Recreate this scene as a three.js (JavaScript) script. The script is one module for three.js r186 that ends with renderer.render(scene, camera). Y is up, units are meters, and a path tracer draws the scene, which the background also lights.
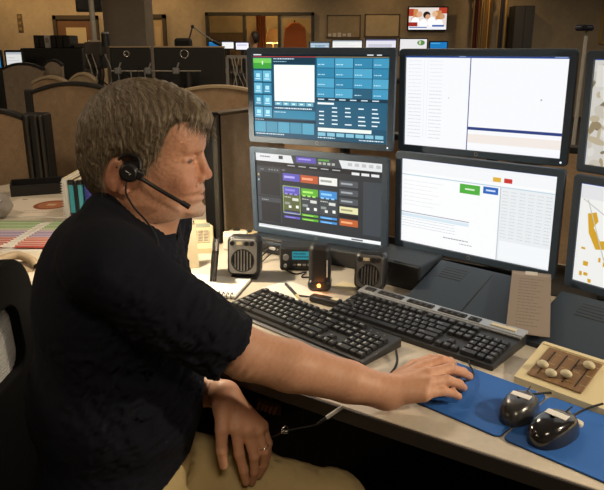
import * as THREE from 'three';
import { RoundedBoxGeometry } from 'three/addons/geometries/RoundedBoxGeometry.js';
import { mergeGeometries } from 'three/addons/utils/BufferGeometryUtils.js';
import { RectAreaLightUniformsLib } from 'three/addons/lights/RectAreaLightUniformsLib.js';

// ---------------------------------------------------------------- camera, light, exposure
const scene = new THREE.Scene();
scene.background = new THREE.Color(0x000000);
const FOCAL = 650, CX = 302, CY = 245, EYE = 1.385, PITCH = 16.8 * Math.PI / 180, YAW = 32.8 * Math.PI / 180;
const camera = new THREE.PerspectiveCamera(2 * Math.atan(245 / FOCAL) * 180 / Math.PI, 604 / 490, 0.05, 60);
camera.position.set(0, EYE, 0);
camera.rotation.x = -PITCH;
scene.add(camera);
const renderer = new THREE.WebGLRenderer({ antialias: true });
renderer.toneMapping = THREE.LinearToneMapping;
renderer.toneMappingExposure = 1.0;
renderer.shadowMap.enabled = true;
RectAreaLightUniformsLib.init();
const LIGHT = {
  ceiling: 27,          // radiance of each ceiling panel
  washer: 2.6,            // wall washers by the far wall
  taskLeft: 1.9,         // lamp behind the man's head
  taskRight: 3.4,       // lamp at the right end of the console
  screen: 1.0,
};
const WARM = new THREE.Color(1.0, 0.8, 0.57), LAMPCOL = new THREE.Color(1.0, 0.83, 0.6);

// ---------------------------------------------------------------- helpers: pixels to places
const SP = Math.sin(PITCH), CP = Math.cos(PITCH), SY = Math.sin(YAW), CYW = Math.cos(YAW);
const V = (x, y, z) => new THREE.Vector3(x, y, z);
function rayOf(px, py) { const yc = -(py - CY) / FOCAL; return V((px - CX) / FOCAL, yc * CP - SP, -(CP + yc * SP)); }
function P(px, py, d) { const r = rayOf(px, py); const k = d / -r.z; return V(r.x * k, EYE + r.y * k, -d); }     // at floor distance d in front of the lens
function onH(px, py, h) { const r = rayOf(px, py); const k = (h - EYE) / r.y; return V(r.x * k, h, r.z * k); }    // on a level of height h
const HD = 0.73;                                                                                                 // desk height
function D(x, y, z) { return V(x * CYW - z * SY, y, x * SY + z * CYW); }                                         // console coordinates (x along the desk) to room
let seedN = 7;
function rnd() { seedN = (seedN * 1664525 + 1013904223) >>> 0; return seedN / 4294967296; }
const rr = (a, b) => a + (b - a) * rnd();

// ---------------------------------------------------------------- helpers: geometry
function norm(g) {
  let n = g.index ? g.toNonIndexed() : g;
  if (!n.attributes.normal) n.computeVertexNormals();
  for (const k of Object.keys(n.attributes)) if (!['position', 'normal', 'uv', 'color'].includes(k)) n.deleteAttribute(k);
  return n;
}
function boxUV(g) {
  const p = g.attributes.position, n = g.attributes.normal, uv = new Float32Array(p.count * 2);
  for (let i = 0; i < p.count; i++) {
    const ax = Math.abs(n.getX(i)), ay = Math.abs(n.getY(i)), az = Math.abs(n.getZ(i));
    if (ay >= ax && ay >= az) { uv[2 * i] = p.getX(i); uv[2 * i + 1] = -p.getZ(i); }
    else if (ax >= az) { uv[2 * i] = p.getZ(i); uv[2 * i + 1] = p.getY(i); }
    else { uv[2 * i] = p.getX(i); uv[2 * i + 1] = p.getY(i); }
  }
  g.setAttribute('uv', new THREE.BufferAttribute(uv, 2));
  return g;
}
const EU = new THREE.Euler(), QU = new THREE.Quaternion(), MX = new THREE.Matrix4();
function at(g, x = 0, y = 0, z = 0, rx = 0, ry = 0, rz = 0) {
  MX.compose(V(x, y, z), QU.setFromEuler(EU.set(rx, ry, rz, 'YXZ')), V(1, 1, 1));
  g.applyMatrix4(MX); return g;
}
const box = (w, h, d, x, y, z, rx, ry, rz) => at(boxUV(norm(new THREE.BoxGeometry(w, h, d))), x, y, z, rx, ry, rz);
const rbox = (w, h, d, r, x, y, z, rx, ry, rz, seg = 2) => at(boxUV(norm(new RoundedBoxGeometry(w, h, d, seg, Math.min(r, w / 2.01, h / 2.01, d / 2.01)))), x, y, z, rx, ry, rz);
const cyl = (r0, r1, h, x, y, z, rx, ry, rz, n = 20, open = false) => at(norm(new THREE.CylinderGeometry(r0, r1, h, n, 1, open)), x, y, z, rx, ry, rz);
const sph = (r, x, y, z, sx = 1, sy = 1, sz = 1, n = 18) => { const g = norm(new THREE.SphereGeometry(r, n, Math.round(n * .7))); g.scale(sx, sy, sz); return at(g, x, y, z); };
const ring = (r, t, x, y, z, rx, ry, rz, n = 24) => at(norm(new THREE.TorusGeometry(r, t, 8, n)), x, y, z, rx, ry, rz);
function tube(pts, r, n = 24, m = 7) { return norm(new THREE.TubeGeometry(new THREE.CatmullRomCurve3(pts.map(p => p.isVector3 ? p : V(...p)), false, 'centripetal'), n, r, m)); }
function rod(a, b, r0, r1 = r0, n = 10) {
  const A = a.isVector3 ? a : V(...a), B = b.isVector3 ? b : V(...b), g = norm(new THREE.CylinderGeometry(r1, r0, A.distanceTo(B), n));
  g.applyQuaternion(new THREE.Quaternion().setFromUnitVectors(V(0, 1, 0), B.clone().sub(A).normalize()));
  g.translate((A.x + B.x) / 2, (A.y + B.y) / 2, (A.z + B.z) / 2); return g;
}
function rrShape(w, h, r, S = new THREE.Shape(), ox = 0, oy = 0) {
  const x = -w / 2 + ox, y = -h / 2 + oy;
  S.moveTo(x + r, y); S.lineTo(x + w - r, y); S.absarc(x + w - r, y + r, r, -Math.PI / 2, 0); S.lineTo(x + w, y + h - r); S.absarc(x + w - r, y + h - r, r, 0, Math.PI / 2);
  S.lineTo(x + r, y + h); S.absarc(x + r, y + h - r, r, Math.PI / 2, Math.PI); S.lineTo(x, y + r); S.absarc(x + r, y + r, r, Math.PI, Math.PI * 1.5);
  return S;
}
function ext(shape, depth, bevel = 0, seg = 8) { return boxUV(norm(new THREE.ExtrudeGeometry(shape, { depth, bevelEnabled: bevel > 0, bevelThickness: bevel, bevelSize: bevel, bevelSegments: 2, curveSegments: seg }))); }
const lathe = (pts, n = 28) => norm(new THREE.LatheGeometry(pts.map(p => new THREE.Vector2(...p)), n));
function join(list) {
  const a = list.map(norm); const col = a.some(g => g.attributes.color);
  for (const g of a) {
    if (!g.attributes.uv) boxUV(g);
    if (!col && g.attributes.color) g.deleteAttribute('color');
  }
  return a.length > 1 ? mergeGeometries(a) : a[0];
}
const used = {};
function numbered(n) { const k = used[n] = (used[n] ?? -1) + 1; return k ? n + '_' + String(k).padStart(3, '0') : n; }
function mesh(name, geo, mat, parent) {
  const m = new THREE.Mesh(Array.isArray(geo) ? join(geo) : geo, mat);
  m.castShadow = m.receiveShadow = true; m.name = parent ? name : numbered(name);
  (parent || scene).add(m); return m;
}
function thing(name, label, category, pos = V(0, 0, 0), turn = 0, group) {
  const o = new THREE.Group(); o.name = numbered(name); o.rotation.order = 'YXZ';
  o.position.copy(pos); o.rotation.y = turn; o.userData = { label, category }; if (group) o.userData.group = group;
  scene.add(o); return o;
}
function struct(name, geo, mat, label, category = 'wall') { const m = mesh(name, geo, mat); m.userData = { kind: 'structure', label, category }; return m; }
const onDesk = (name, label, cat, x, z, a = 0, group, h = HD) => thing(name, label, cat, D(x, h, z), a - YAW, group);

// ---------------------------------------------------------------- helpers: textures and materials
function lattice(n, seed) { const a = new Float32Array(n * n); let s = seed * 7919 + 13; for (let i = 0; i < n * n; i++) { s = (s * 1664525 + 1013904223) >>> 0; a[i] = s / 4294967296; } return a; }
function vnoise(u, v, n, L) {
  const x = ((u % 1) + 1) % 1 * n, y = ((v % 1) + 1) % 1 * n, i = Math.floor(x), j = Math.floor(y), f = x - i, g = y - j, s = f * f * (3 - 2 * f), t = g * g * (3 - 2 * g), i1 = (i + 1) % n, j1 = (j + 1) % n;
  return (L[(j % n) * n + i % n] * (1 - s) + L[(j % n) * n + i1] * s) * (1 - t) + (L[j1 * n + i % n] * (1 - s) + L[j1 * n + i1] * s) * t;
}
function dataTex(size, fn, repeat = 1, srgb = true) {
  const d = new Uint8Array(size * size * 4);
  for (let j = 0; j < size; j++) for (let i = 0; i < size; i++) { const c = fn(i / size, j / size, i, j), k = 4 * (j * size + i); for (let q = 0; q < 3; q++) d[k + q] = Math.max(0, Math.min(255, 255 * (Array.isArray(c) ? c[q] : c))); d[k + 3] = 255; }
  const t = new THREE.DataTexture(d, size, size); t.wrapS = t.wrapT = THREE.RepeatWrapping; t.repeat.set(repeat, repeat); t.magFilter = THREE.LinearFilter; t.minFilter = THREE.LinearMipmapLinearFilter; t.generateMipmaps = true;
  if (srgb) t.colorSpace = THREE.SRGBColorSpace; t.needsUpdate = true; return t;
}
const L8 = lattice(8, 1), L32 = lattice(32, 2), L128 = lattice(128, 3), L64 = lattice(64, 4);
const fbm = (u, v) => .4 * vnoise(u, v, 8, L8) + .3 * vnoise(u, v, 32, L32) + .3 * vnoise(u, v, 128, L128);
const texSpeck = dataTex(256, (u, v) => .9 + .1 * fbm(u, v), 3);
const texWall = dataTex(256, (u, v) => .86 + .14 * fbm(u, v), .6);
const texFabric = dataTex(256, (u, v, i, j) => .78 + .12 * ((i + j) % 4 < 2 ? 1 : 0) + .2 * (fbm(u, v) - .3), 5);
const bumpFabric = dataTex(128, (u, v, i, j) => .5 + .25 * Math.sin(u * Math.PI * 64) * Math.sin(v * Math.PI * 64) + .2 * vnoise(u, v, 64, L64), 6, false);
const bumpFine = dataTex(256, (u, v) => vnoise(u, v, 128, L128) * .6 + .4 * vnoise(u, v, 64, L64), 8, false);
const texCarpet = dataTex(256, (u, v) => .6 + .4 * vnoise(u, v, 128, L128) * (.6 + .4 * fbm(u, v)), 2);
const texWood = dataTex(256, (u, v) => { const g = vnoise(u * 1, v * .06, 128, L128) * .5 + .5 * vnoise(u, v * .1, 32, L32); return [.75 + .25 * g, .7 + .28 * g, .65 + .3 * g]; }, 1.5);
const texDust = dataTex(256, (u, v) => .45 + .25 * fbm(u, v) + .3 * vnoise(u, v, 64, L64), 4, false);
function std(r, g, b, rough = .5, o = {}) { const m = new THREE.MeshStandardMaterial({ roughness: rough, metalness: 0, ...o }); m.color.setRGB(r, g, b); return m; }
function phys(r, g, b, rough = .5, o = {}) { const m = new THREE.MeshPhysicalMaterial({ roughness: rough, metalness: 0, ...o }); m.color.setRGB(r, g, b); return m; }
function glow(r, g, b, k = 1) { const m = std(.02, .02, .02, .4); m.emissive.setRGB(r, g, b); m.emissiveIntensity = k; return m; }
function canvas(w, h, draw) {
  const c = document.createElement('canvas'); c.width = w; c.height = h; const x = c.getContext('2d'); draw(x, w, h);
  const t = new THREE.CanvasTexture(c); t.colorSpace = THREE.SRGBColorSpace; t.anisotropy = 8; return t;
}
function screenMat(tex, k = LIGHT.screen) { const m = phys(.015, .015, .018, .6, { emissiveMap: tex, specularIntensity: .25 }); m.emissive.setRGB(1, 1, 1); m.emissiveIntensity = k; return m; }
function printMat(tex, rough = .8) { return std(1, 1, 1, rough, { map: tex }); }
// a flat face of size w x h facing +z with uv 0..1
function face(w, h, x = 0, y = 0, z = 0, rx = 0, ry = 0, rz = 0) { return at(norm(new THREE.PlaneGeometry(w, h)), x, y, z, rx, ry, rz); }
const mats = {
  desk: std(.64, .575, .47, .42, { map: texSpeck, bumpMap: bumpFine, bumpScale: .0001 }),
  deskEdge: std(.03, .025, .022, .5),
  black: std(.014, .014, .016, .42, { bumpMap: bumpFine, bumpScale: .00015 }),
  blackGloss: phys(.012, .012, .014, .16, { clearcoat: .6, clearcoatRoughness: .12 }),
  slate: std(.036, .06, .095, .5),
  rubber: std(.012, .012, .013, .7),
  dark: std(.03, .027, .024, .6),
  grey: std(.22, .22, .22, .45),
  silver: std(.42, .43, .44, .34, { metalness: .35 }),
  chrome: std(.75, .75, .77, .18, { metalness: 1 }),
  beige: std(.68, .59, .36, .5, { bumpMap: bumpFine, bumpScale: .0001 }),
  cream: std(.74, .66, .48, .6),
  brownPanel: std(.27, .17, .09, .5, { map: texWood }),
  white: std(.78, .77, .74, .6),
  paper: std(.8, .78, .73, .85),
  blue: std(.018, .12, .44, .75, { bumpMap: bumpFabric, bumpScale: .0003 }),
  partition: std(.46, .31, .185, .95, { map: texFabric, bumpMap: bumpFabric, bumpScale: .0006 }),
  partitionGrey: std(.46, .36, .265, .95, { map: texFabric, bumpMap: bumpFabric, bumpScale: .0006 }),
  partitionCap: std(.42, .32, .2, .55),
  post: std(.011, .01, .009, .6),
  wall: std(.52, .43, .31, .9, { map: texWall }),
  column: std(.2, .155, .105, .9, { map: texWall }),
  ceiling: std(.6, .56, .5, .95, { map: texWall }),
  floor: std(.06, .05, .042, .98, { map: texCarpet }),
  wood: std(.24, .12, .05, .5, { map: texWood }),
  glass: phys(1, 1, 1, .05, { transmission: 1, thickness: 0, ior: 1.45 }),
};
// ---------------------------------------------------------------- the room
const X0 = -8.2, X1 = 8.2, Z0 = -14, Z1 = 3.2, CEIL = 2.85, T = .16;
struct('floor', box(X1 - X0 + 2 * T, .12, Z1 - Z0 + 2 * T + 3, (X0 + X1) / 2, -.06, (Z0 + Z1) / 2 - 1.5), mats.floor, 'dark carpet floor of the dispatch room', 'floor');
struct('ceiling', box(X1 - X0 + 2 * T, .12, Z1 - Z0 + 2 * T + 3, (X0 + X1) / 2, CEIL + .06, (Z0 + Z1) / 2 - 1.5), mats.ceiling, 'pale ceiling above the dispatch room', 'ceiling');
struct('wall_left', box(T, CEIL, Z1 - Z0 + 3, X0 - T / 2, CEIL / 2, (Z0 + Z1) / 2 - 1.5), mats.wall, 'tan side wall beyond the low partitions');
struct('wall_right', box(T, CEIL, Z1 - Z0 + 3, X1 + T / 2, CEIL / 2, (Z0 + Z1) / 2 - 1.5), mats.wall, 'brown side wall past the map screens');
struct('wall_front', box(X1 - X0, CEIL, T, 0, CEIL / 2, Z1 + T / 2), mats.wall, 'brown wall at the near end of the room');
// far wall with one opening for the observation window
const wx = px => P(px, 49, -Z0).x, wy = py => P(302, py, -Z0).y;
const OX0 = wx(207), OX1 = wx(314), OY0 = 1.0, OY1 = wy(12.5), KX = wx(322);
function wallPiece(x0, x1, y0, y1) { return box(x1 - x0, y1 - y0, T, (x0 + x1) / 2, (y0 + y1) / 2, Z0 - T / 2); }
struct('wall_back', [wallPiece(X0, OX0, 0, CEIL), wallPiece(OX0, OX1, 0, OY0), wallPiece(OX0, OX1, OY1, CEIL), wallPiece(OX1, KX, 0, CEIL)], mats.wall, 'amber lit far wall around the observation window');
struct('wall_back_right', wallPiece(KX, X1, 0, CEIL), mats.wall, 'brown far wall that carries the television and flags');
struct('wall_rear', box(OX1 - OX0 + 2.4, CEIL, T, (OX0 + OX1) / 2, CEIL / 2, Z0 - 2.6), mats.wall, 'cream wall of the room behind the observation window');
struct('wall_rear_side', [box(T, CEIL, 2.4, OX0 - 1.1, CEIL / 2, Z0 - 1.36), box(T, CEIL, 2.4, OX1 + 1.1, CEIL / 2, Z0 - 1.36)], mats.wall, 'side walls of the room behind the observation window');
// column
struct('wall_column', box((wx(147) - wx(105.5)) * .4, CEIL, .3, (wx(105.5) + wx(147)) * .4 / 2, CEIL / 2, -5.75), mats.column, 'dark brown square column behind the two monitor backs', 'column');

// observation window: frame, mullions, panes
{
  const w = thing('window_1', 'wide observation window in dark frame with orange curtain behind its glass', 'window', V((OX0 + OX1) / 2, OY0, Z0));
  w.userData.kind = 'structure';
  const W = OX1 - OX0, H = OY1 - OY0, fm = std(.035, .032, .02, .5), gm = std(.25, .26, .27, .4);
  for (const [x, y, a, b] of [[0, H - .03, W, .06], [0, .03, W, .06], [-W / 2 + .03, H / 2, .06, H], [W / 2 - .03, H / 2, .06, H]]) mesh('frame', box(a, b, .2, x, y, 0), fm, w);
  for (const px of [245, 279.5]) mesh('mullion', box(.06, H - .1, .16, wx(px) - w.position.x, H / 2, 0), fm, w);
  const edges = [wx(208) - w.position.x, wx(245) - w.position.x, wx(279.5) - w.position.x, W / 2 - .03];
  for (let i = 0; i < 3; i++) mesh('pane', box(edges[i + 1] - edges[i] - .06, H - .12, .012, (edges[i] + edges[i + 1]) / 2, H / 2, 0), mats.glass, w);
  const a = edges[2] + .05, b = edges[3] - .02;
  mesh('inner_frame', [box(b - a, .025, .05, (a + b) / 2, H - .09, .03), box(.025, H - .16, .05, a, H / 2, .03), box(.025, H - .16, .05, b, H / 2, .03)], gm, w);
}
// things behind that window
function pleated(w, h, n, amp) { const s = new THREE.Shape(), N = n * 8; for (let i = 0; i <= N; i++) { const x = -w / 2 + w * i / N, y = amp * Math.sin(i / 8 * Math.PI * 2); i ? s.lineTo(x, y) : s.moveTo(x, y); } for (let i = N; i >= 0; i--) s.lineTo(-w / 2 + w * i / N, amp * Math.sin(i / 8 * Math.PI * 2) - .012); const g = ext(s, h); g.rotateX(-Math.PI / 2); return g; }
{
  const zc = Z0 - 1.0, k = (14 + 1.0) / 14;
  const c = mesh('curtain', pleated((wx(266) - wx(256.5)) * k, 1.5, 4, .03), std(.5, .16, .05, .9), null);
  c.position.set(wx(261.3) * k, .62, zc); c.userData = { label: 'rust orange curtain hanging behind the observation window', category: 'curtain' };
  const cab = thing('wall_cabinet', 'dark wooden cabinet behind the left panes of the observation window', 'cabinet', V(wx(225) * 1.14, 0, Z0 - 2.25));
  mesh('body', rbox(.9, 1.75, .4, .01, 0, .875, 0), std(.1, .07, .04, .6), cab);
  for (const s of [-1, 1]) { const d = mesh('door', rbox(.43, 1.66, .02, .006, s * .222, .88, .21), std(.13, .09, .05, .55), cab); mesh('handle', rbox(.012, .16, .02, .005, s * .03 + 0, .95, .23), mats.silver, d); }
  const ct = thing('hanging_coat', 'orange coat hanging on a stand behind the grey framed pane', 'coat', V(wx(295) * 1.06, 0, Z0 - .9), .1), om = std(.62, .17, .04, .85), cy = P(295, 24, 14.9).y;
  const cs = new THREE.Shape(); [[-.2, -.62], [.2, -.62], [.17, -.3], [.18, -.09], [.07, 0], [-.07, 0], [-.18, -.09], [-.17, -.3]].forEach(([x, y], i) => i ? cs.lineTo(x, y) : cs.moveTo(x, y)); const cg = ext(cs, .1, .03, 6); cg.translate(0, cy, -.05); mesh('body', cg, om, ct);
  for (const q of [-1, 1]) mesh('sleeve', rod([q * .17, cy - .08, .02], [q * .22, cy - .52, .03], .05, .042), om, ct);
  mesh('stand', cyl(.015, .015, cy + .08, 0, (cy + .08) / 2, -.1), mats.dark, ct); mesh('base', cyl(.16, .18, .03, 0, .015, -.1), mats.dark, ct);
  const lp = thing('floor_lamp', 'lit floor lamp with cream shade behind the observation window', 'lamp', V(wx(273) * 1.09, 0, Z0 - 1.35));
  mesh('base', cyl(.14, .15, .025, 0, .0125, 0), mats.dark, lp); mesh('pole', cyl(.012, .012, 1.5, 0, .77, 0), mats.dark, lp);
  mesh('lamp_shade', cyl(.13, .19, .3, 0, 1.66, 0, 0, 0, 0, 24, true), std(.8, .6, .3, .8, { side: THREE.DoubleSide }), lp);
  mesh('bulb', sph(.045, 0, 1.66, 0), glow(1, .75, .35, 3), lp);
  const l = new THREE.PointLight(new THREE.Color(1, .7, .28), 22); l.position.set(0, 1.66, 0); l.castShadow = true; lp.add(l);
}
// doors in the far wall
function door(n, px0, px1, py, label, leafMat, panelMat) {
  const x0 = wx(px0), x1 = wx(px1), h = wy(py), w = x1 - x0, d = thing('door_' + n, label, 'door', V((x0 + x1) / 2, 0, Z0 + .01)); d.userData.kind = 'structure';
  const fm = std(.05, .035, .02, .5);
  mesh('frame', [box(.07, h, .1, -w / 2 + .035, h / 2, .04), box(.07, h, .1, w / 2 - .035, h / 2, .04), box(w, .08, .1, 0, h - .04, .04)], fm, d);
  const lf = mesh('leaf', box(w - .15, h - .09, .04, 0, (h - .09) / 2, .03), leafMat, d);
  mesh('panel', box(w - .5 > .2 ? w - .5 : w - .22, h * .33, .015, 0, h * .72, .055), panelMat, lf);
  mesh('handle', [rod([w / 2 - .15, 1.0, .05], [w / 2 - .15, 1.0, .1], .012), rod([w / 2 - .15, 1.0, .1], [w / 2 - .28, 1.0, .1], .011)], mats.silver, lf);
}
door(1, 57, 101, 15.5, 'wooden door with pale panel in the dark frame beside the column', std(.2, .1, .045, .55, { map: texWood }), std(.55, .45, .27, .7));
door(2, 151.5, 168, 14.5, 'narrow tan door in a dark frame on the far wall', std(.42, .31, .17, .7), std(.5, .38, .22, .7));
// wall plaque
{
  const q = thing('wall_plaque', 'small dark vertical plaque on the amber wall', 'plaque', V(wx(23.5), wy(32), Z0 + .012));
  mesh('plate', rbox(.1, wy(14) - wy(32), .02, .006, 0, (wy(14) - wy(32)) / 2, 0), std(.12, .085, .04, .6), q);
  for (const k of [.17, .5, .83]) mesh('button', cyl(.03, .03, .012, 0, (wy(14) - wy(32)) * k, .014, Math.PI / 2), std(.25, .18, .09, .5), q);
}
// pin boards
function board(px0, px1, py0, py1, label, c) {
  const w = wx(px1) - wx(px0), h = wy(py0) - wy(py1), b = thing('notice_board', label, 'notice board', V((wx(px0) + wx(px1)) / 2, wy(py1), Z0 + .02));
  mesh('frame', [box(w, .02, .035, 0, h - .01, 0), box(w, .02, .035, 0, .01, 0), box(.02, h, .035, -w / 2 + .01, h / 2, 0), box(.02, h, .035, w / 2 - .01, h / 2, 0)], std(.12, .09, .06, .5), b);
  mesh('panel', box(w - .03, h - .03, .02, 0, h / 2, -.005), std(...c, .85, { map: texWall }), b);
  return [b, w, h];
}
{
  const [b, w] = board(326.5, 360, 15, 38, 'dull tan notice board with slips pinned along its foot', [.52, .42, .28]);
  for (let i = 0; i < 5; i++) mesh('slip', box(.07, .05 + .02 * (i % 3), .004, -w / 2 + .06 + i * .1, .06, .009), mats.paper, b);
  board(364, 398.5, 14, 37, 'bright golden tan notice board next to the television', [.78, .64, .42]);
}
// television on the far wall
{
  const w = wx(445) - wx(405.5), h = wy(6.6) - wy(31), t = thing('wall_television', 'wall television showing people in white and red', 'television', V((wx(405.5) + wx(445)) / 2, wy(31), Z0 + .07));
  const tex = canvas(256, 150, (c) => {
    c.fillStyle = '#e9dfd8'; c.fillRect(0, 0, 256, 150); c.fillStyle = '#b8402c'; c.fillRect(0, 8, 40, 50); c.fillRect(200, 0, 56, 40); c.fillStyle = '#c98a50'; c.fillRect(30, 10, 30, 70); c.fillRect(180, 20, 40, 60);
    for (const [x, y, r, f] of [[70, 45, 20, '#e0ac86'], [120, 50, 24, '#241a16'], [128, 62, 17, '#d8a07c'], [175, 42, 19, '#e6b892'], [225, 60, 18, '#d09a74'], [30, 80, 16, '#e0b090']]) { c.fillStyle = f; c.beginPath(); c.arc(x, y, r, 0, 7); c.fill(); }
    c.fillStyle = '#ffffff'; for (const [x, y] of [[45, 70], [100, 85], [155, 70], [205, 85]]) { c.beginPath(); c.ellipse(x, y + 30, 28, 36, 0, 0, 7); c.fill(); }
    c.fillStyle = '#a02820'; c.fillRect(0, 100, 60, 28); c.fillStyle = '#f4f4f8'; c.fillRect(0, 128, 256, 22); c.fillStyle = '#3a5ea8'; c.fillRect(4, 132, 120, 6); c.fillRect(160, 118, 80, 12);
  });
  mesh('bezel', rbox(w, h, .06, .015, 0, h / 2, 0), mats.black, t);
  mesh('screen', face(w - .05, h - .05, 0, h / 2, .0315), screenMat(tex, 1.0), t);
  mesh('bracket', box(.3, .25, .05, 0, h / 2, -.05), mats.dark, t);
}
// flags on poles
function flag(px, label, c1, c2, d) {
  const f = thing('flag', label, 'flag', V(wx(px) * d / 14, 0, -d), 0, 'flags on floor poles');
  mesh('base', cyl(.08, .09, .05, 0, .025, 0), std(.3, .2, .06, .3, { metalness: .6 }), f);
  mesh('pole', cyl(.015, .015, 2.45, 0, 1.25, 0), std(.35, .22, .08, .4), f);
  mesh('finial', cyl(0, .035, .14, 0, 2.54, 0), std(.5, .35, .1, .3, { metalness: .8 }), f);
  const n = 14, pts = []; const s = new THREE.Shape();
  for (let i = 0; i <= n; i++) { const a = i / n; pts.push([.02 + .13 * a + .018 * Math.sin(i * 2.1), .05 * Math.sin(i * 1.7)]); }
  pts.forEach(([x, y], i) => i ? s.lineTo(x, y) : s.moveTo(x, y)); [...pts].reverse().forEach(([x, y]) => s.lineTo(x, y - .012));
  const cl = ext(s, 1.5); cl.rotateX(-Math.PI / 2); cl.translate(0, .9, 0);
  const cm = mesh('cloth', cl, std(...c1, .85), f);
  const s2 = new THREE.Shape(); pts.slice(9).forEach(([x, y], i) => i ? s2.lineTo(x, y + .008) : s2.moveTo(x, y + .008)); [...pts.slice(9)].reverse().forEach(([x, y]) => s2.lineTo(x, y - .02));
  const fr = ext(s2, 1.46); fr.rotateX(-Math.PI / 2); fr.translate(0, .92, 0); mesh('fringe', fr, std(...c2, .8), cm);
}
flag(471, 'dark red flag with gold fringe standing next to the television', [.16, .05, .035], [.55, .36, .12], 13.4);
flag(481, 'gold and brown flag between the two dark flags', [.5, .33, .12], [.3, .18, .07], 13.55);
flag(496, 'dark blue flag with gold edge beside the dark cabinet', [.04, .045, .07], [.6, .4, .14], 13.4);
// tall dark cabinet on the right
{
  const c = thing('tall_cabinet', 'tall dark cabinet on the far wall beside the flags', 'cabinet', V((wx(505) + wx(524)) / 2, 0, Z0 + .25));
  const w = wx(524) - wx(505);
  mesh('body', rbox(w, wy(7), .4, .01, 0, wy(7) / 2, 0), std(.045, .045, .05, .6), c);
  for (const s of [-1, 1]) { const d = mesh('door', rbox(w / 2 - .015, wy(7) - .1, .02, .004, s * w / 4, wy(7) / 2 + .02, .205), std(.05, .05, .055, .55), c); mesh('handle', rbox(.012, .18, .02, .004, s * .03, 1.1, .225), mats.silver, d); }
  const q = thing('picture_frame', 'golden framed picture on the far wall past the cabinet', 'picture', V(wx(606), wy(44), Z0 + .02));
  mesh('frame', [box(.05, .85, .04, -.16, .425, 0), box(.05, .85, .04, .3, .425, 0), box(.5, .05, .04, .07, .825, 0), box(.5, .05, .04, .07, .025, 0)], std(.55, .38, .14, .4), q);
  mesh('print', box(.42, .76, .01, .07, .425, 0), std(.4, .34, .24, .8), q);
}
// camera on a slim post at the right
{
  const d = 5.2, b = P(584.5, 50, d), c = thing('post_camera', 'small dark camera on a pale slim post behind the map screens', 'camera', V(b.x, 0, -d));
  const top = P(584, 36, d).y, ht = P(581, 29.5, d).y;
  mesh('base', cyl(.13, .14, .02, 0, .01, 0), mats.dark, c); mesh('post', cyl(.014, .016, top, 0, top / 2, 0), std(.62, .62, .6, .4), c);
  const hd = mesh('housing', rbox(.12, .045, .09, .02, -.02, ht + .012, 0, 0, .2), std(.02, .03, .07, .4), c); mesh('lens', cyl(.015, .015, .02, -.04, ht + .012, .05, Math.PI / 2), mats.blackGloss, hd);
  mesh('neck', cyl(.01, .01, ht - top + .005, 0, (ht + top) / 2 - .004, 0), mats.grey, c);
}

// ---------------------------------------------------------------- room lights
for (const [x, z] of [[-4.5, 1], [0.4, 1], [4.5, 1], [-2.5, -1.7], [0.3, -3.4], [4.5, -3], [-4.5, -7], [0, -7], [4.5, -7], [-4.5, -11], [0, -11], [4.5, -11]]) {
  const c = thing('ceiling_light', 'square recessed ceiling panel giving dim warm light', 'ceiling light', V(x, CEIL, z), 0, 'recessed ceiling panels');
  mesh('frame', [box(.66, .02, .04, 0, -.01, .31), box(.66, .02, .04, 0, -.01, -.31), box(.04, .02, .58, .31, -.01, 0), box(.04, .02, .58, -.31, -.01, 0)], mats.white, c);
  mesh('diffuser', box(.58, .008, .58, 0, -.006, 0), glow(WARM.r, WARM.g, WARM.b, .6), c);
  const l = new THREE.RectAreaLight(WARM, LIGHT.ceiling, .56, .56); l.position.set(0, -.03, 0); l.rotation.x = -Math.PI / 2; c.add(l);
}
for (const px of [10, 60, 115, 175, 262, 380, 486]) {
  const x = wx(px), c = thing('wall_washer', 'small recessed spotlight in the ceiling washing the far wall', 'spotlight', V(x, CEIL, Z0 + 1.1), 0, 'spotlights along the far wall');
  mesh('housing', cyl(.06, .07, .1, 0, -.05, 0, 0, 0, 0, 20, true), mats.dark, c); mesh('bulb', sph(.035, 0, -.06, 0), glow(1, .65, .3, 1.5), c);
  const l = new THREE.SpotLight(new THREE.Color(1, .62, .26), px > 300 ? LIGHT.washer * .45 : LIGHT.washer, 0, 1.05, .9); l.position.set(0, -.11, 0); l.target.position.set(0, -1.1, -1.0); l.castShadow = true; c.add(l); c.add(l.target);
}

// ---------------------------------------------------------------- far consoles
function farScreen(px0, px1, py0, d, label, tex, k = 1, turn = 0) {           // a lit desk screen seen from its front
  const a = P(px0, py0, d), b = P(px1, py0, d), w = b.x - a.x, h = w * .6, m = thing('desk_screen', label, 'monitor', V((a.x + b.x) / 2, 1.0, -d), turn, 'screens on the far console');
  const top = a.y - 1.0;
  mesh('bezel', rbox(w, h, .035, .008, 0, top - h / 2, 0), mats.black, m); mesh('screen', face(w - .03, h - .03, 0, top - h / 2, .0185), screenMat(tex, k), m);
  mesh('stand', box(.05, top - h * .5, .03, 0, (top - h * .5) / 2, -.035), mats.black, m); mesh('foot', rbox(.2, .015, .15, .005, 0, .0075, -.02), mats.black, m);
}
const plainTex = (draw) => canvas(128, 80, draw);
const scrA = plainTex(c => { c.fillStyle = '#7fa6c4'; c.fillRect(0, 0, 128, 80); c.fillStyle = '#e4eef6'; c.fillRect(4, 6, 120, 8); for (let i = 0; i < 12; i++) { c.fillStyle = i % 3 ? '#a9c6dc' : '#dfe9f2'; c.fillRect(6 + (i % 4) * 30, 20 + Math.floor(i / 4) * 18, 26, 12); } });
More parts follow.
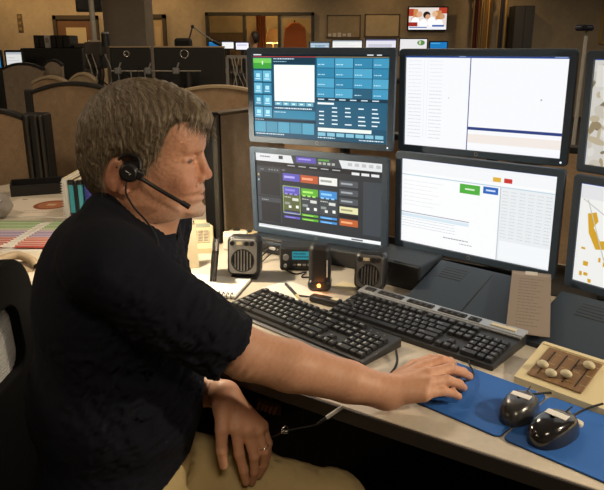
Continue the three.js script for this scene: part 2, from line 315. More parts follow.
const scrB = plainTex(c => { c.fillStyle = '#f4f4f0'; c.fillRect(0, 0, 128, 80); c.fillStyle = '#c4ccd4'; c.fillRect(0, 0, 128, 6); c.fillStyle = '#d8d8e4'; for (let i = 0; i < 8; i++) c.fillRect(8, 14 + i * 8, 60 + (i * 37) % 50, 2); });
const scrC = plainTex(c => { c.fillStyle = '#eeecf4'; c.fillRect(0, 0, 128, 80); c.fillStyle = '#8888b8'; c.fillRect(0, 0, 128, 5); c.fillStyle = '#cfcfe0'; c.fillRect(10, 20, 100, 20); });
const scrD = plainTex(c => { c.fillStyle = '#f0eeee'; c.fillRect(0, 0, 128, 80); c.fillStyle = '#5d8a4e'; c.beginPath(); c.ellipse(100, 18, 18, 13, 0, 0, 7); c.fill(); c.fillStyle = '#c9d6a8'; c.fillRect(90, 8, 10, 18); });
const scrE = plainTex(c => { c.fillStyle = '#1d7fc4'; c.fillRect(0, 0, 128, 80); c.fillStyle = '#5ab4e4'; c.fillRect(6, 6, 70, 8); });
farScreen(309, 330.5, 41.5, 9.0, 'pale blue desk screen with tiles on the far console', scrA, .8);
farScreen(331.5, 363, 39.5, 9.0, 'blank white desk screen between the tiled and the lavender screens', scrB, 1);
farScreen(365, 397, 38.5, 9.0, 'lavender white desk screen between two white screens', scrC, .95);
farScreen(399, 428, 38, 9.0, 'white desk screen with a green badge under the television', scrD, .95);
farScreen(429, 448, 41, 9.2, 'bright blue desk screen to the side of the badge screen', scrE, .9);
farScreen(208, 220.5, 41, 10.5, 'small blue desk screen beside the microphone arm', scrE, .7);
farScreen(221, 234.5, 41, 10.5, 'white desk screen behind the seated operator, next to the blue one', scrB, 1.05);
farScreen(235, 249.5, 41.5, 10.5, 'lavender desk screen right behind the seated operator', scrC, 1.1);
function consoleDesk(px0, px1, d, h, depth, label) {
  const a = P(px0, 45, d).x, b = P(px1, 45, d).x, c = thing('console_desk', label, 'desk', V((a + b) / 2, 0, -d));
  mesh('worktop', rbox(b - a, .03, depth, .006, 0, h - .015, 0), mats.dark, c);
  mesh('front_panel', box(b - a, h - .03, .03, 0, (h - .03) / 2, depth / 2 - .05), std(.1, .075, .05, .8), c);
  for (const s of [-1, 1]) mesh('side_panel', box(.03, h - .03, depth - .1, s * ((b - a) / 2 - .02), (h - .03) / 2, -.02), mats.dark, c);
}
consoleDesk(306, 452, 9.05, 1.0, .5, 'long dark far console under the row of lit screens');
consoleDesk(205, 252, 10.5, 1.0, .5, 'short dark far console behind the seated operator');
// operator far away, seen from behind
const SKIN = [.55, .3, .2];
// ---------------------------------------------------------------- partitions and consoles to the left
function archPanel(px0, px1, pyTop, pySide, d, label, mat, opt = {}) {        // screen with a bowed top edge; feet on the floor
  const a = P(px0, pyTop, d), b = P(px1, pyTop, d), w = b.x - a.x, side = P(px0, pySide, d).y, top = a.y, s = new THREE.Shape();
  s.moveTo(-w / 2, .06); s.lineTo(w / 2, .06); s.lineTo(w / 2, side); s.quadraticCurveTo(0, top * 2 - side, -w / 2, side); s.lineTo(-w / 2, .06);
  const o = thing('partition', label, 'partition', V((a.x + b.x) / 2, 0, -d), opt.turn || 0);
  const g = ext(s, .05, 0, 20); g.translate(0, 0, -.025); mesh('panel', g, mat, o);
  const pts = []; for (let i = 0; i <= 20; i++) { const t = i / 20, x = w / 2 - w * t; pts.push([x, (1 - t) * (1 - t) * side + 2 * t * (1 - t) * (2 * top - side) + t * t * side]); }
  const cs = new THREE.Shape(); pts.forEach(([x, y], i) => i ? cs.lineTo(x, y + .014) : cs.moveTo(x, y + .014)); [...pts].reverse().forEach(([x, y]) => cs.lineTo(x, y));
  const cg = ext(cs, .062, .003); cg.translate(0, 0, -.031); mesh('cap_rail', cg, opt.cap || mats.post, o);
  for (const sgn of opt.posts || [-1, 1]) mesh('post', rbox(.045, side + .02, .07, .01, sgn * (w / 2 + .022), (side + .02) / 2, 0), mats.post, o);
  mesh('foot', [box(.05, .06, .3, -w / 2 + .1, .03, 0), box(.05, .06, .3, w / 2 - .1, .03, 0)], mats.post, o);
  return o;
}
archPanel(33, 113, 84.5, 93, 3.75, 'tan fabric partition with bowed top, right behind the binders', mats.partition, { posts: [-1] });
archPanel(-34, 23, 112, 119, 3.4, 'low tan fabric partition next to the wide black post', mats.partition, { posts: [] });
archPanel(3, 43, 64.5, 70, 5.6, 'dim grey brown partition in front of the white side screens', mats.partitionGrey, { posts: [-1] });
archPanel(45, 62, 61, 66, 5.7, 'narrow grey brown partition next to the black equipment shelf', mats.partitionGrey, { posts: [] });
archPanel(33, 67, 78, 84, 4.6, 'small lit tan partition peeping over the bowed one', mats.partition, { posts: [], cap: mats.partitionCap });
archPanel(70, 96, 74.5, 82, 4.9, 'pale lit partition below the equipment shelf cables', std(.5, .38, .24, .9, { map: texFabric }), { posts: [], cap: mats.partitionCap });
archPanel(172, 262, 87.5, 95, 4.1, 'brown fabric partition with a pale top rail behind the man', mats.partition, { cap: mats.partitionCap });
// wide black corner post
{
  const d = 3.38, a = P(24, 113, d), b = P(47.5, 113, d), c = thing('partition_post', 'wide ribbed black corner post between two tan partitions', 'post', V((a.x + b.x) / 2, 0, -d));
  const w = b.x - a.x; mesh('post', rbox(w, a.y, .09, .012, 0, a.y / 2, -.01), mats.post, c);
  for (const k of [-.28, .1, .3]) mesh('rib', rbox(.014, a.y - .02, .02, .005, k * w, a.y / 2, .04), std(.05, .046, .04, .4), c);
}
// screens of the neighbouring seat
{
  for (const [p0, p1, lab, t] of [[-17, .5, 'blue side screen beyond the grey brown partition', scrE], [5.5, 22, 'white side screen beyond the grey brown partition', scrB]]) {
    const d = 6.3, a = P(p0, 50, d), b = P(p1, 50, d), w = b.x - a.x, m = thing('side_screen', lab, 'monitor', V((a.x + b.x) / 2, .76, -d), .05), top = a.y - .76;
    mesh('bezel', rbox(w + .02, .3, .035, .008, 0, top - .15, 0), mats.black, m); mesh('screen', face(w - .015, .26, 0, top - .15, .0185), screenMat(t, .8), m);
    mesh('stand', box(.05, top - .2, .03, 0, (top - .2) / 2, -.035), mats.black, m); mesh('foot', rbox(.2, .015, .15, .005, 0, .0075, -.02), mats.black, m);
  }
  const c = thing('side_desk', 'dark desk carrying the white and blue side screens', 'desk', V(P(3, 50, 6.3).x, 0, -6.3));
  mesh('worktop', rbox(.7, .03, .5, .006, -.1, .745, 0), mats.dark, c); for (const s of [-1, 1]) mesh('side_panel', box(.03, .73, .4, -.1 + s * .32, .365, 0), mats.dark, c);
}
// black equipment shelf with binders
{
  const d = 6.8, a = P(28, 48, d), b = P(88, 48, d), w = b.x - a.x, top = a.y, o = thing('equipment_shelf', 'black equipment shelf stacked with gear beside the door', 'shelf', V((a.x + b.x) / 2, 0, -d));
  mesh('body', rbox(w, top, .4, .01, 0, top / 2, 0), mats.black, o);
  for (const y of [.3, .62, .92]) mesh('shelf', box(w - .04, .02, .05, 0, y, .215), mats.dark, o);
  const s = P(40, 48, d).x - o.position.x;
  const gear = thing('receiver', 'grey flat receiver box on the black equipment shelf', 'receiver', V(P(83.5, 48, d).x, top, -d)); mesh('case', rbox(.1, .045, .28, .01, 0, .0225, 0), std(.13, .115, .09, .5), gear); mesh('knob', cyl(.01, .01, .015, .06, .022, .146, Math.PI / 2), mats.silver, gear);
  let x = P(40, 48, d).x; const bh = P(40, 35.5, d).y - top;
  [[.055, mats.black, 'black ring binder at the outer end of the shelf top'], [.05, mats.dark, 'charcoal ring binder touching the white one'], [.06, mats.white, 'white ring binder standing among black binders'], [.055, mats.black, 'black ring binder following the white one'], [.065, std(.03, .024, .02, .6), 'brown black ring binder further along the row'], [.07, mats.black, 'black ring binder at the inner end of the row']].forEach(([bw, m, lab], i) => {
    const q = thing('ring_binder', lab, 'binder', V(x + bw / 2, top, -d + .02), 0, 'binders on the equipment shelf'); mesh('cover', rbox(bw - .003, bh, .26, .008, 0, bh / 2, 0), m, q); mesh('spine_label', box(bw * .5, bh * .4, .002, 0, bh * .6, .1305), i === 2 ? std(.5, .4, .3, .8) : std(.05, .04, .03, .8), q); x += bw;
  });
}
// ceiling hung television at the top
{
  const d = 9, a = P(77, 12, d), b = P(102, 12, d), w = b.x - a.x, o = thing('hanging_television', 'black television hung from the ceiling in front of the column', 'television', V((a.x + b.x) / 2, a.y, -d), .1);
  mesh('case', rbox(w, .42, .07, .012, 0, .21, 0), mats.black, o); mesh('screen', box(w - .05, .36, .004, 0, .215, .036), mats.blackGloss, o); mesh('hanger', cyl(.02, .02, CEIL - a.y - .36, 0, (CEIL - a.y + .36) / 2, -.05), mats.dark, o);
}
// pale pole on the mount with gear
{
  const d = 5.4, b = P(94.5, 41, d), o = thing('cable_pole', 'pale grey service pole with a flange above the dark gear', 'pole', V(b.x, 0, -d));
  mesh('pole', cyl(.021, .021, CEIL - b.y, 0, (CEIL + b.y) / 2, 0), std(.5, .46, .38, .4), o); mesh('flange', cyl(.045, .05, .012, 0, b.y, 0), std(.45, .4, .32, .4), o);
  mesh('gear_box', rbox(.14, .2, .14, .012, -.0, b.y - .11, 0), std(.06, .05, .04, .5), o); mesh('stem', cyl(.03, .035, b.y - .2, 0, (b.y - .2) / 2, 0), mats.dark, o); mesh('base', cyl(.16, .17, .03, 0, .015, 0), mats.dark, o);
  for (let i = 0; i < 7; i++) { const q = rr(-.1, .1); mesh('cable', tube([[q, b.y - .1, .08], [q + rr(-.06, .06), b.y - .25, .12], [q + rr(-.1, .1), b.y - .4, .1], [q * .5, b.y - .62, .04]], .006, 16, 5), i % 3 ? mats.rubber : std(.4, .36, .3, .5), o); }
  const c = P(106, 46, 5.2), k = thing('desk_beacon', 'stubby black beacon standing on the first monitor back', 'beacon', V(c.x, c.y, -5.2)); mesh('body', cyl(.03, .032, .09, 0, .045, 0), mats.black, k); mesh('cap', cyl(.026, .03, .012, 0, .096, 0), mats.grey, k);
}
// two monitor backs of the console in front
function monitorBack(px0, px1, py0, py1, d, label, ringPx, ringR) {
  const a = P(px0, py0, d), b = P(px1, py1, d), w = b.x - a.x, h = a.y - b.y, o = thing('rear_facing_monitor', label, 'monitor', V((a.x + b.x) / 2, b.y, -d), 0, 'monitors seen from behind');
  mesh('housing', rbox(w, h, .05, .012, 0, h / 2, 0), std(.01, .009, .008, .6), o);
  mesh('top_edge', rbox(w, .012, .056, .004, 0, h + .004, 0), std(.4, .3, .19, .6), o);
  const q = P(ringPx, 54, d).x - o.position.x; mesh('ring_logo', ring(ringR, .007, q, P(ringPx, 54, d).y - b.y, .028), mats.chrome, o);
  mesh('mount_plate', box(.12, .12, .03, 0, h * .35, .035), mats.black, o);
  mesh('screen', face(w - .03, h - .03, 0, h / 2, -.0255, 0, Math.PI), screenMat(scrA, .6), o);
}
monitorBack(110, 153, 47.5, 90, 5.2, 'dark monitor back with a small ring logo before the column', 127.5, .02);
monitorBack(154, 226, 47.5, 92, 5.2, 'wide dark monitor back with a larger ring logo', 185, .03);
{
  const d = 5.05, a = P(111, 71, d), b = P(201, 71.5, d), o = thing('mount_bar', 'long silver mounting bar with clamps across the monitor backs', 'monitor mount', V((a.x + b.x) / 2, 0, -d));
  const y = a.y, hw = (b.x - a.x) / 2; mesh('bar', rod([-hw, y, 0], [hw, y, 0], .006), std(.5, .45, .38, .3, { metalness: .5 }), o);
  for (const px of [118, 148, 176]) { const x = P(px, 71, d).x - o.position.x; mesh('clamp', [rbox(.05, .05, .05, .012, x, y, 0), rod([x, y, 0], [x + .02, y + .06, -.02], .006)], mats.grey, o); }
  mesh('upright', [rod([-hw + .2, .02, -.02], [-hw + .2, y, -.02], .02), rod([hw - .1, .02, -.02], [hw - .1, y, -.02], .02)], mats.dark, o); mesh('foot', [box(.3, .02, .3, -hw + .2, .01, 0), box(.3, .02, .3, hw - .1, .01, 0)], mats.dark, o);
  for (let i = 0; i < 6; i++) { const x = -hw + .05 + i * .05; mesh('cable', tube([[x, y, .01], [x + rr(-.02, .05), y - .06, .03], [x + rr(-.05, .05), y - .14, .02]], .004, 10, 5), i % 2 ? mats.rubber : mats.grey, o); }
}
// white cables and frame right of the monitor backs
{
  const d = 6.2, a = P(227, 57, d), b = P(247, 57, d), o = thing('cable_rack', 'pale cable rack hung with loose white cables beside the monitor backs', 'cable rack', V((a.x + b.x) / 2, 0, -d)), hw = (b.x - a.x) / 2, pm = std(.36, .33, .29, .5);
  for (const s of [-1, 1]) mesh('upright', box(.025, a.y, .025, s * hw, a.y / 2, 0), pm, o);
  mesh('crossbar', box(hw * 2, .03, .05, 0, a.y, 0), pm, o); mesh('crossbar', box(hw * 2, .025, .05, 0, .9, 0), pm, o);
  for (let i = 0; i < 8; i++) { const x = -hw + .02 + i * hw * .25; mesh('cable', tube([[x, a.y, .02], [x + rr(-.03, .06), a.y - .12, .05], [x + rr(-.05, .05), a.y - .28, .03], [x + rr(-.03, .03), a.y - .5, .02]], .005, 14, 5), i % 3 ? std(.5, .48, .44, .5) : mats.rubber, o); }
}
// microphone arm and chair top near the far wall
{
  const d = 8, e = P(192.5, 26.5, d), f = P(213, 41, d), g = P(189, 40, d), o = thing('microphone_arm', 'slim jointed microphone arm over the far console', 'microphone arm', V(g.x, 0, -d));
  const l = v => V(v.x - g.x, v.y, 0); mesh('upper_arm', rod(l(e), l(f), .009), mats.grey, o); mesh('lower_arm', rod(l(g), l(e), .009), mats.dark, o); mesh('joint', sph(.02, l(e).x, e.y, 0), mats.black, o);
  mesh('microphone', rod(l(f), l(f).add(V(.1, -.05, 0)), .022), mats.black, o); mesh('stand', rod([0, .02, 0], [0, g.y, 0], .015), mats.dark, o); mesh('base', cyl(.16, .17, .03, 0, .015, 0), mats.dark, o);
  const c = thing('task_chair', 'black empty task chair showing its rounded top behind the monitor backs', 'chair', V(P(183.5, 45, 7.2).x, 0, -7.2)), ty = P(183.5, 38, 7.2).y;
  mesh('backrest', rbox(.19, .62, .07, .034, 0, ty - .31, 0), mats.rubber, c); mesh('seat', rbox(.44, .08, .44, .03, 0, .5, -.2), mats.rubber, c); mesh('stem', [cyl(.03, .03, .36, 0, .28, -.2), rbox(.05, ty - 1.0, .03, .01, 0, .5 + (ty - 1.0) / 2, .03)], mats.dark, c);
  for (let i = 0; i < 5; i++) { const q = i * Math.PI * .4; mesh('leg', rod([0, .1, -.2], [.26 * Math.cos(q), .03, -.2 + .26 * Math.sin(q)], .022, .014), mats.dark, c); }
}
// ---------------------------------------------------------------- the console desk
{
  const o = onDesk('dispatch_desk', 'long pale laminate desk with a dark front edge', 'desk', -.85, -1.5, 0, undefined, 0);
  const L = 4.3, zf = -.962 + 1.5, zb = -2.1 + 1.5, dp = zf - zb, zc = (zf + zb) / 2;
  mesh('desktop', rbox(L, .03, dp - .006, .003, 0, HD - .015, zc - .003), mats.desk, o);
  mesh('edge_band', rbox(L, .03, .006, .002, 0, HD - .0155, zf - .003), mats.deskEdge, o);
  mesh('back_panel', box(L, .66, .02, 0, .37, zb + .1), mats.dark, o);
  for (const x of [-2.1, -.75, 1.3, 2.1]) mesh('side_panel', box(.03, .7, dp - .2, x, .35, zc - .05), mats.dark, o);
  mesh('cable_tray', [box(1.6, .012, .16, .25, .58, zb + .3), box(1.6, .08, .012, .25, .62, zb + .38)], mats.black, o);
}
{ const o = onDesk('cable_mat', 'black rubber mat on the desk behind the monitors', 'mat', -.3, -1.935, 0); mesh('mat', rbox(2.2, .003, .28, .001, 0, .0015, 0), mats.rubber, o); mesh('edge_lip', rbox(2.2, .003, .006, .001, 0, .0015, .143), mats.black, o); }
// side partition at the end of the monitors
{
  const o = onDesk('side_partition', 'brown fabric side partition with black edge next to the monitors', 'partition', -1.46, -1.7, 0);
  mesh('panel', box(.045, .437, .52, 0, .22, -.27), mats.partitionGrey, o);
  mesh('edge_post', rbox(.055, .45, .045, .01, 0, .225, .0), phys(.004, .004, .004, .9, { specularIntensity: .15 }), o);
  mesh('edge_strip', rbox(.02, .44, .018, .004, .03, .222, .014), phys(.02, .018, .015, .9, { specularIntensity: .2 }), o);
  mesh('cap_rail', rbox(.052, .012, .52, .004, 0, .444, -.27), std(.12, .09, .06, .5), o);
}
// low screen behind the monitors
{
  const o = onDesk('rear_partition', 'low brown fabric partition running behind the monitors', 'partition', -.3, -2.13, 0, undefined, 0);
  mesh('panel', box(2.9, 1.06, .05, 0, .55, 0), mats.partition, o); mesh('cap_rail', rbox(2.9, .02, .06, .005, 0, 1.09, 0), mats.post, o); mesh('foot', [box(.05, .02, .05, -1.3, .01, 0), box(.05, .02, .05, 1.3, .01, 0)], mats.post, o);
}

// ---------------------------------------------------------------- screens: what they show
const txt = (c, x, y, w, h = 2, f = '#000') => { c.fillStyle = f; let q = x; while (q < x + w) { const k = 3 + rnd() * 9; c.fillRect(q, y, Math.min(k, x + w - q), h); q += k + 2.5; } };
const scrDispatch = canvas(700, 430, (c, W, H) => {
  c.fillStyle = '#174a63'; c.fillRect(0, 0, W, H);
  c.fillStyle = '#0c1c26'; c.fillRect(0, 0, W, 16); c.fillStyle = '#d8dde0'; c.fillRect(6, 4, 44, 6); c.fillRect(590, 4, 30, 5); c.fillRect(636, 4, 24, 5); c.fillStyle = '#c23a2e'; c.fillRect(0, 15, 340, 3); c.fillStyle = '#b98a34'; c.fillRect(340, 15, 360, 2);
  c.fillStyle = '#3f9a3a'; c.fillRect(4, 24, 100, 52); c.fillStyle = '#6fc055'; c.fillRect(4, 24, 100, 24); c.fillStyle = '#e8ffe0'; c.fillRect(52, 38, 6, 18);
  for (let j = 0; j < 4; j++) for (let i = 0; i < 2; i++) { c.fillStyle = ['#4e9ab8', '#65aec8', '#3c86a6', '#5aa6c4'][(i + j) % 4]; c.fillRect(6 + i * 50, 86 + j * 62, 46, 54); c.fillStyle = '#a7d9ea'; c.fillRect(18 + i * 50, 100 + j * 62, 22, 20); c.fillStyle = '#d5eef6'; c.fillRect(14 + i * 50, 126 + j * 62, 28, 4); }
  c.fillStyle = '#123445'; c.fillRect(110, 18, 226, 34); txt(c, 116, 24, 110, 5, '#c9e2ea'); txt(c, 116, 38, 70, 4, '#98c2d2');
  c.fillStyle = '#e9efe6'; c.fillRect(118, 56, 214, 182);
  for (let i = 0; i < 5; i++) { c.fillStyle = '#6aa9bf'; c.fillRect(120 + i * 42, 242, 38, 18); c.fillStyle = '#d7edf3'; c.fillRect(130 + i * 42, 248, 16, 6); }
  txt(c, 118, 270, 200, 6, '#dbeaf0'); c.fillStyle = '#2d7d9c'; c.fillRect(110, 284, 226, 42); txt(c, 118, 292, 60, 4, '#cfe6ee');
  c.fillStyle = '#0f2a38'; c.fillRect(0, 332, 340, 10); txt(c, 6, 335, 50, 3, '#c4dce4');
  for (let i = 0; i < 5; i++) { c.fillStyle = i % 2 ? '#3d88a4' : '#4a97b2'; c.fillRect(4 + i * 66, 346, 62, 56); } txt(c, 8, 408, 160, 5, '#cfe3ea');
  for (let j = 0; j < 4; j++) for (let i = 0; i < 4; i++) { c.fillStyle = ['#3d8db0', '#2f7c9f', '#4a9abb'][(i * 2 + j) % 3]; if (j === 3 && i === 2) c.fillStyle = '#24566f'; c.fillRect(344 + i * 92, 22 + j * 48, 88, 45); txt(c, 350 + i * 92, 50 + j * 48, 34, 4, '#bfe0ec'); }
  c.fillStyle = '#0f2f40'; c.fillRect(340, 214, 360, 14); for (let i = 0; i < 6; i++) { c.fillStyle = '#cfe0e8'; c.fillRect(350 + i * 54, 218, 32, 5); }
  c.fillStyle = '#1d5570'; c.fillRect(340, 230, 360, 128); c.fillStyle = '#dfe9ea'; c.fillRect(348, 236, 84, 10);
  for (let j = 0; j < 5; j++) for (let i = 0; i < 5; i++) if ((i * 3 + j * 5) % 7) { c.fillStyle = '#d9e6ea'; c.fillRect(356 + i * 66, 258 + j * 20, 26 + (i * j) % 14, 6); }
  c.fillStyle = '#dfe6de'; c.fillRect(350, 362, 270, 18); for (let i = 0; i < 7; i++) { c.fillStyle = '#79b4c8'; c.fillRect(350 + i * 48, 386, 40, 18); } txt(c, 350, 410, 90, 5, '#d6e6ea'); txt(c, 560, 412, 120, 5, '#e2ecf0');
});
const scrRadio = canvas(700, 430, (c, W, H) => {
  c.fillStyle = '#2b2f33'; c.fillRect(0, 0, W, H); c.fillStyle = '#d6d9da'; c.fillRect(0, 0, W, 48); c.fillStyle = '#8a8e90'; txt(c, 30, 20, 60, 6, '#55585a'); c.fillStyle = '#3a3e42'; c.fillRect(140, 12, 24, 18);
  c.fillStyle = '#3a3e44'; c.beginPath(); c.moveTo(210, 0); c.lineTo(470, 0); c.lineTo(490, 48); c.lineTo(225, 48); c.fill(); c.fillStyle = '#5a4fa8'; c.fillRect(240, 8, 110, 30); c.fillStyle = '#9a92d8'; c.fillRect(252, 16, 70, 8); c.fillStyle = '#5c9a48'; c.fillRect(362, 10, 60, 10); for (let i = 0; i < 4; i++) { c.fillStyle = '#aab0a4'; c.fillRect(364 + i * 24, 26, 16, 12); }
  for (let i = 0; i < 5; i++) { c.fillStyle = '#b4b6b6'; c.fillRect(520 + i * 36, 16, 22, 16); }
  c.fillStyle = '#1b1e21'; c.fillRect(0, 48, W, 26); for (let i = 0; i < 5; i++) { c.fillStyle = '#aeb3b6'; c.fillRect(190 + i * 62, 58, 42, 5); } for (let i = 0; i < 3; i++) { c.fillStyle = '#d8dadb'; c.fillRect(540 + i * 50, 62, 40, 14); }
  c.fillStyle = '#383d42'; c.fillRect(6, 80, 140, 160); c.fillStyle = '#23272a'; c.fillRect(26, 108, 116, 128); c.fillStyle = '#41464b'; c.fillRect(6, 250, 140, 140); c.fillStyle = '#25292c'; c.fillRect(26, 276, 116, 112); txt(c, 30, 92, 20, 5, '#9ba1a5'); for (let i = 0; i < 4; i++) { c.fillStyle = '#8d9498'; c.fillRect(78 + i * 16, 90, 8, 6); } txt(c, 30, 262, 40, 5, '#9ba1a5'); c.fillStyle = '#c8b46a'; c.fillRect(12, 120, 8, 12); c.fillStyle = '#9ad0c8'; c.fillRect(12, 150, 8, 10);
  txt(c, 156, 86, 20, 4, '#9aa0a4');
  const tile = (x, y, w, h, f, g) => { c.fillStyle = f; c.fillRect(x, y, w, h); c.fillStyle = g; c.fillRect(x + 8, y + h * .3, w * .62, h * .25); c.fillStyle = '#23262a'; c.fillRect(x, y + h - 5, w, 5); };
  tile(160, 104, 98, 46, '#5b55b0', '#a9a4e2'); tile(262, 104, 98, 46, '#b5552f', '#efa080'); tile(366, 104, 98, 46, '#e2e2dc', '#9c9c96');
  for (let j = 0; j < 3; j++) tile(476, 110 + j * 46, 98, 38, '#4a4f54', '#9aa0a4'); tile(476, 248, 98, 40, '#d9d6a8', '#9c9a72'); c.fillStyle = '#16181a'; c.fillRect(476, 292, 98, 16); tile(476, 314, 98, 42, '#b45a2e', '#eaa678');
  [['#5b55b0', '#8d86d6'], ['#5aa630', '#a8e070'], ['#3d86c8', '#8ac4f0']].forEach(([f, g], i) => {
    const x = 160 + i * 103; c.fillStyle = i ? '#3d4347' : '#59603a'; c.fillRect(x, 172, 98, 136); tile(x + 2, 176, 94, 44, f, g); for (let k = 0; k < 3; k++) { c.fillStyle = g; c.fillRect(x + 8 + k * 28, 212, 18, 8); } txt(c, x + 6, 232, 40, 5, '#c8ccc0'); c.fillStyle = '#d0d2cc'; c.fillRect(x + 52, 236, 36, 16); c.fillStyle = '#8a908c'; c.fillRect(x + 8, 262, 30, 14); c.fillStyle = '#eceee8'; c.fillRect(x + 30, 280, 16, 14); c.fillRect(x + 72, 276, 16, 16); tile(x + 2, 316, 94, 18, f, g); tile(x + 2, 340, 94, 18, f, g);
  });
  c.strokeStyle = '#a8d05a'; c.lineWidth = 3; c.strokeRect(160, 174, 97, 150);
  c.fillStyle = '#3a4046'; c.fillRect(600, 104, 92, 280); c.fillStyle = '#e6e9ea'; c.fillRect(0, 408, W, 22); c.fillStyle = '#a9adb0'; c.fillRect(0, 412, 240, 3); c.fillStyle = '#5a5e62'; c.fillRect(540, 414, 60, 8);
});
const scrTable = canvas(700, 430, (c, W, H) => {
  c.fillStyle = '#f7f8fb'; c.fillRect(0, 0, W, H); c.fillStyle = '#27488f'; c.fillRect(0, 0, W, 12); c.fillStyle = '#8ea6d6'; c.fillRect(250, 3, 30, 5); c.fillRect(640, 3, 50, 5);
  for (let j = 0; j < 22; j++) { txt(c, 16, 26 + j * 17, 64, 2, j > 8 ? '#b9bfc6' : '#d5d9de'); txt(c, 118, 26 + j * 17, 60, 2, j > 7 ? '#b4bac2' : '#d8dce2'); }
  c.fillStyle = '#d9dde3'; c.fillRect(92, 20, 1, 360); c.fillRect(108, 20, 1, 360); c.fillStyle = '#3a4a86'; c.fillRect(300, 0, 4, H); c.fillStyle = '#2a3f7e'; c.fillRect(304, 318, 396, 13); c.fillStyle = '#f1e8e2'; c.fillRect(304, 350, 396, 40); c.fillStyle = '#9aa0a8'; c.fillRect(600, 180, 6, 6); c.fillRect(208, 190, 4, 4);
});
const scrForm = canvas(700, 430, (c, W, H) => {
  c.fillStyle = '#f9fafb'; c.fillRect(0, 0, W, H); c.fillStyle = '#2450b4'; c.fillRect(0, 0, W, 7); c.fillStyle = '#f3f5f7'; c.fillRect(0, 7, W, 60); c.fillStyle = '#bcd3e0'; c.fillRect(0, 80, W, 5);
  c.fillStyle = '#e0b23a'; c.fillRect(436, 42, 34, 20); c.fillStyle = '#c8362e'; c.fillRect(484, 42, 34, 20);
  c.fillStyle = '#4fae3e'; c.fillRect(290, 92, 92, 44); c.fillStyle = '#d5efcc'; c.fillRect(314, 110, 44, 8); c.fillStyle = '#2f66bc'; c.fillRect(396, 90, 66, 32); c.fillStyle = '#cfdff4'; c.fillRect(408, 102, 42, 8);
  for (let j = 0; j < 7; j++) txt(c, 16, 110 + j * 20, 200 - (j * 31) % 70, 2, '#d6d9dc'); c.fillStyle = '#5f6c84'; c.fillRect(0, 270, 340, 3); c.fillStyle = '#d8e8f2'; c.fillRect(0, 278, 340, 16); for (let j = 0; j < 4; j++) txt(c, 6, 300 + j * 14, 270, 2, '#a8c0cc'); txt(c, 220, 366, 120, 4, '#767c84'); txt(c, 300, 384, 60, 3, '#8a9098');
  c.fillStyle = '#e9ecee'; c.fillRect(474, 86, 226, 344); c.fillStyle = '#b9c2c8'; c.fillRect(470, 86, 4, 344); for (let j = 0; j < 15; j++) for (let i = 0; i < 6; i++) txt(c, 482 + i * 36, 100 + j * 15, 24, 2, '#b9bec2');
  c.fillStyle = '#f3f6f8'; c.fillRect(480, 330, 212, 90);
});
const scrAerial = canvas(512, 310, (c, W, H) => {
  c.fillStyle = '#e6e2da'; c.fillRect(0, 0, W, H); c.fillStyle = '#2450b4'; c.fillRect(0, 0, W, 6);
  for (let i = 0; i < 180; i++) { c.fillStyle = ['#cdbfa2', '#b9a684', '#8f8264', '#d9d3c4', '#efece4', '#a59372'][i % 6]; c.beginPath(); c.ellipse(rnd() * W, 10 + rnd() * H, 4 + rnd() * 26, 3 + rnd() * 16, rnd() * 3, 0, 7); c.fill(); }
  c.strokeStyle = '#f3f0ea'; c.lineWidth = 9; for (let i = 0; i < 6; i++) { c.beginPath(); c.moveTo(rnd() * W, 0); c.lineTo(rnd() * W, H); c.stroke(); } c.fillStyle = '#f1eee6'; c.fillRect(10, 20, 60, 60);
});
const scrMap = canvas(512, 310, (c, W, H) => {
  c.fillStyle = '#f5f5f2'; c.fillRect(0, 0, W, H); c.fillStyle = '#2450b4'; c.fillRect(0, 0, W, 6); c.fillStyle = '#e8e8ea'; c.fillRect(0, 8, W, 40); c.fillStyle = '#d8a52a';
  c.beginPath(); c.moveTo(28, 92); c.lineTo(52, 84); c.lineTo(60, 110); c.lineTo(48, 130); c.lineTo(70, 168); c.lineTo(140, 150); c.lineTo(150, 176); c.lineTo(60, 196); c.lineTo(36, 150); c.fill(); c.fillRect(86, 206, 60, 20); c.fillRect(150, 90, 70, 40);
  for (let i = 0; i < 70; i++) { c.fillRect(8 + rnd() * 490, 190 + rnd() * 110, 6 + rnd() * 10, 5 + rnd() * 12); } for (let i = 0; i < 30; i++) c.fillRect(240 + rnd() * 260, 60 + rnd() * 120, 8 + rnd() * 30, 6 + rnd() * 22);
  c.strokeStyle = '#c9c9c4'; c.lineWidth = 3; for (let i = 0; i < 8; i++) { c.beginPath(); c.moveTo(rnd() * W, 50); c.lineTo(rnd() * W, H); c.stroke(); }
});
// ---------------------------------------------------------------- the six monitors
function monitor(label, x, y, z, a, t, tex, k = 1, led = 1) {
  const o = thing('computer_monitor', label, 'monitor', D(x, y, z), a - YAW); o.rotation.x = t;
  const w = .488, h = .29, b = .0165;
  const s = rrShape(w, h, .008); s.holes.push(rrShape(w - 2 * b, h - 2 * b, .002, new THREE.Path()));
  const g = ext(s, .012, .0015, 4); g.translate(0, 0, -.006); mesh('bezel', g, mats.slate, o);
  mesh('screen', face(w - 2 * b + .002, h - 2 * b + .002, 0, 0, .001), screenMat(tex, k), o);
  mesh('housing', [rbox(w - .008, h - .008, .022, .008, 0, 0, -.018), rbox(w * .6, h * .6, .022, .01, 0, -.01, -.036)], mats.black, o);
  mesh('mount_plate', rbox(.1, .1, .012, .004, 0, 0, -.053), mats.grey, o);
  const ld = mesh('power_light', sph(.0024, w / 2 - .014, -h / 2 + .009, .0075), glow(.8, .9, 1, 1.6), o);
  mesh('maker_mark', ring(.0045, .0008, 0, -h / 2 + .009, .0077), mats.grey, o);
  return o;
}
monitor('monitor with teal dispatch tiles and a green button, above the radio screen', -1.053, 1.242, -1.724, .098, .011, scrDispatch, 1.25);
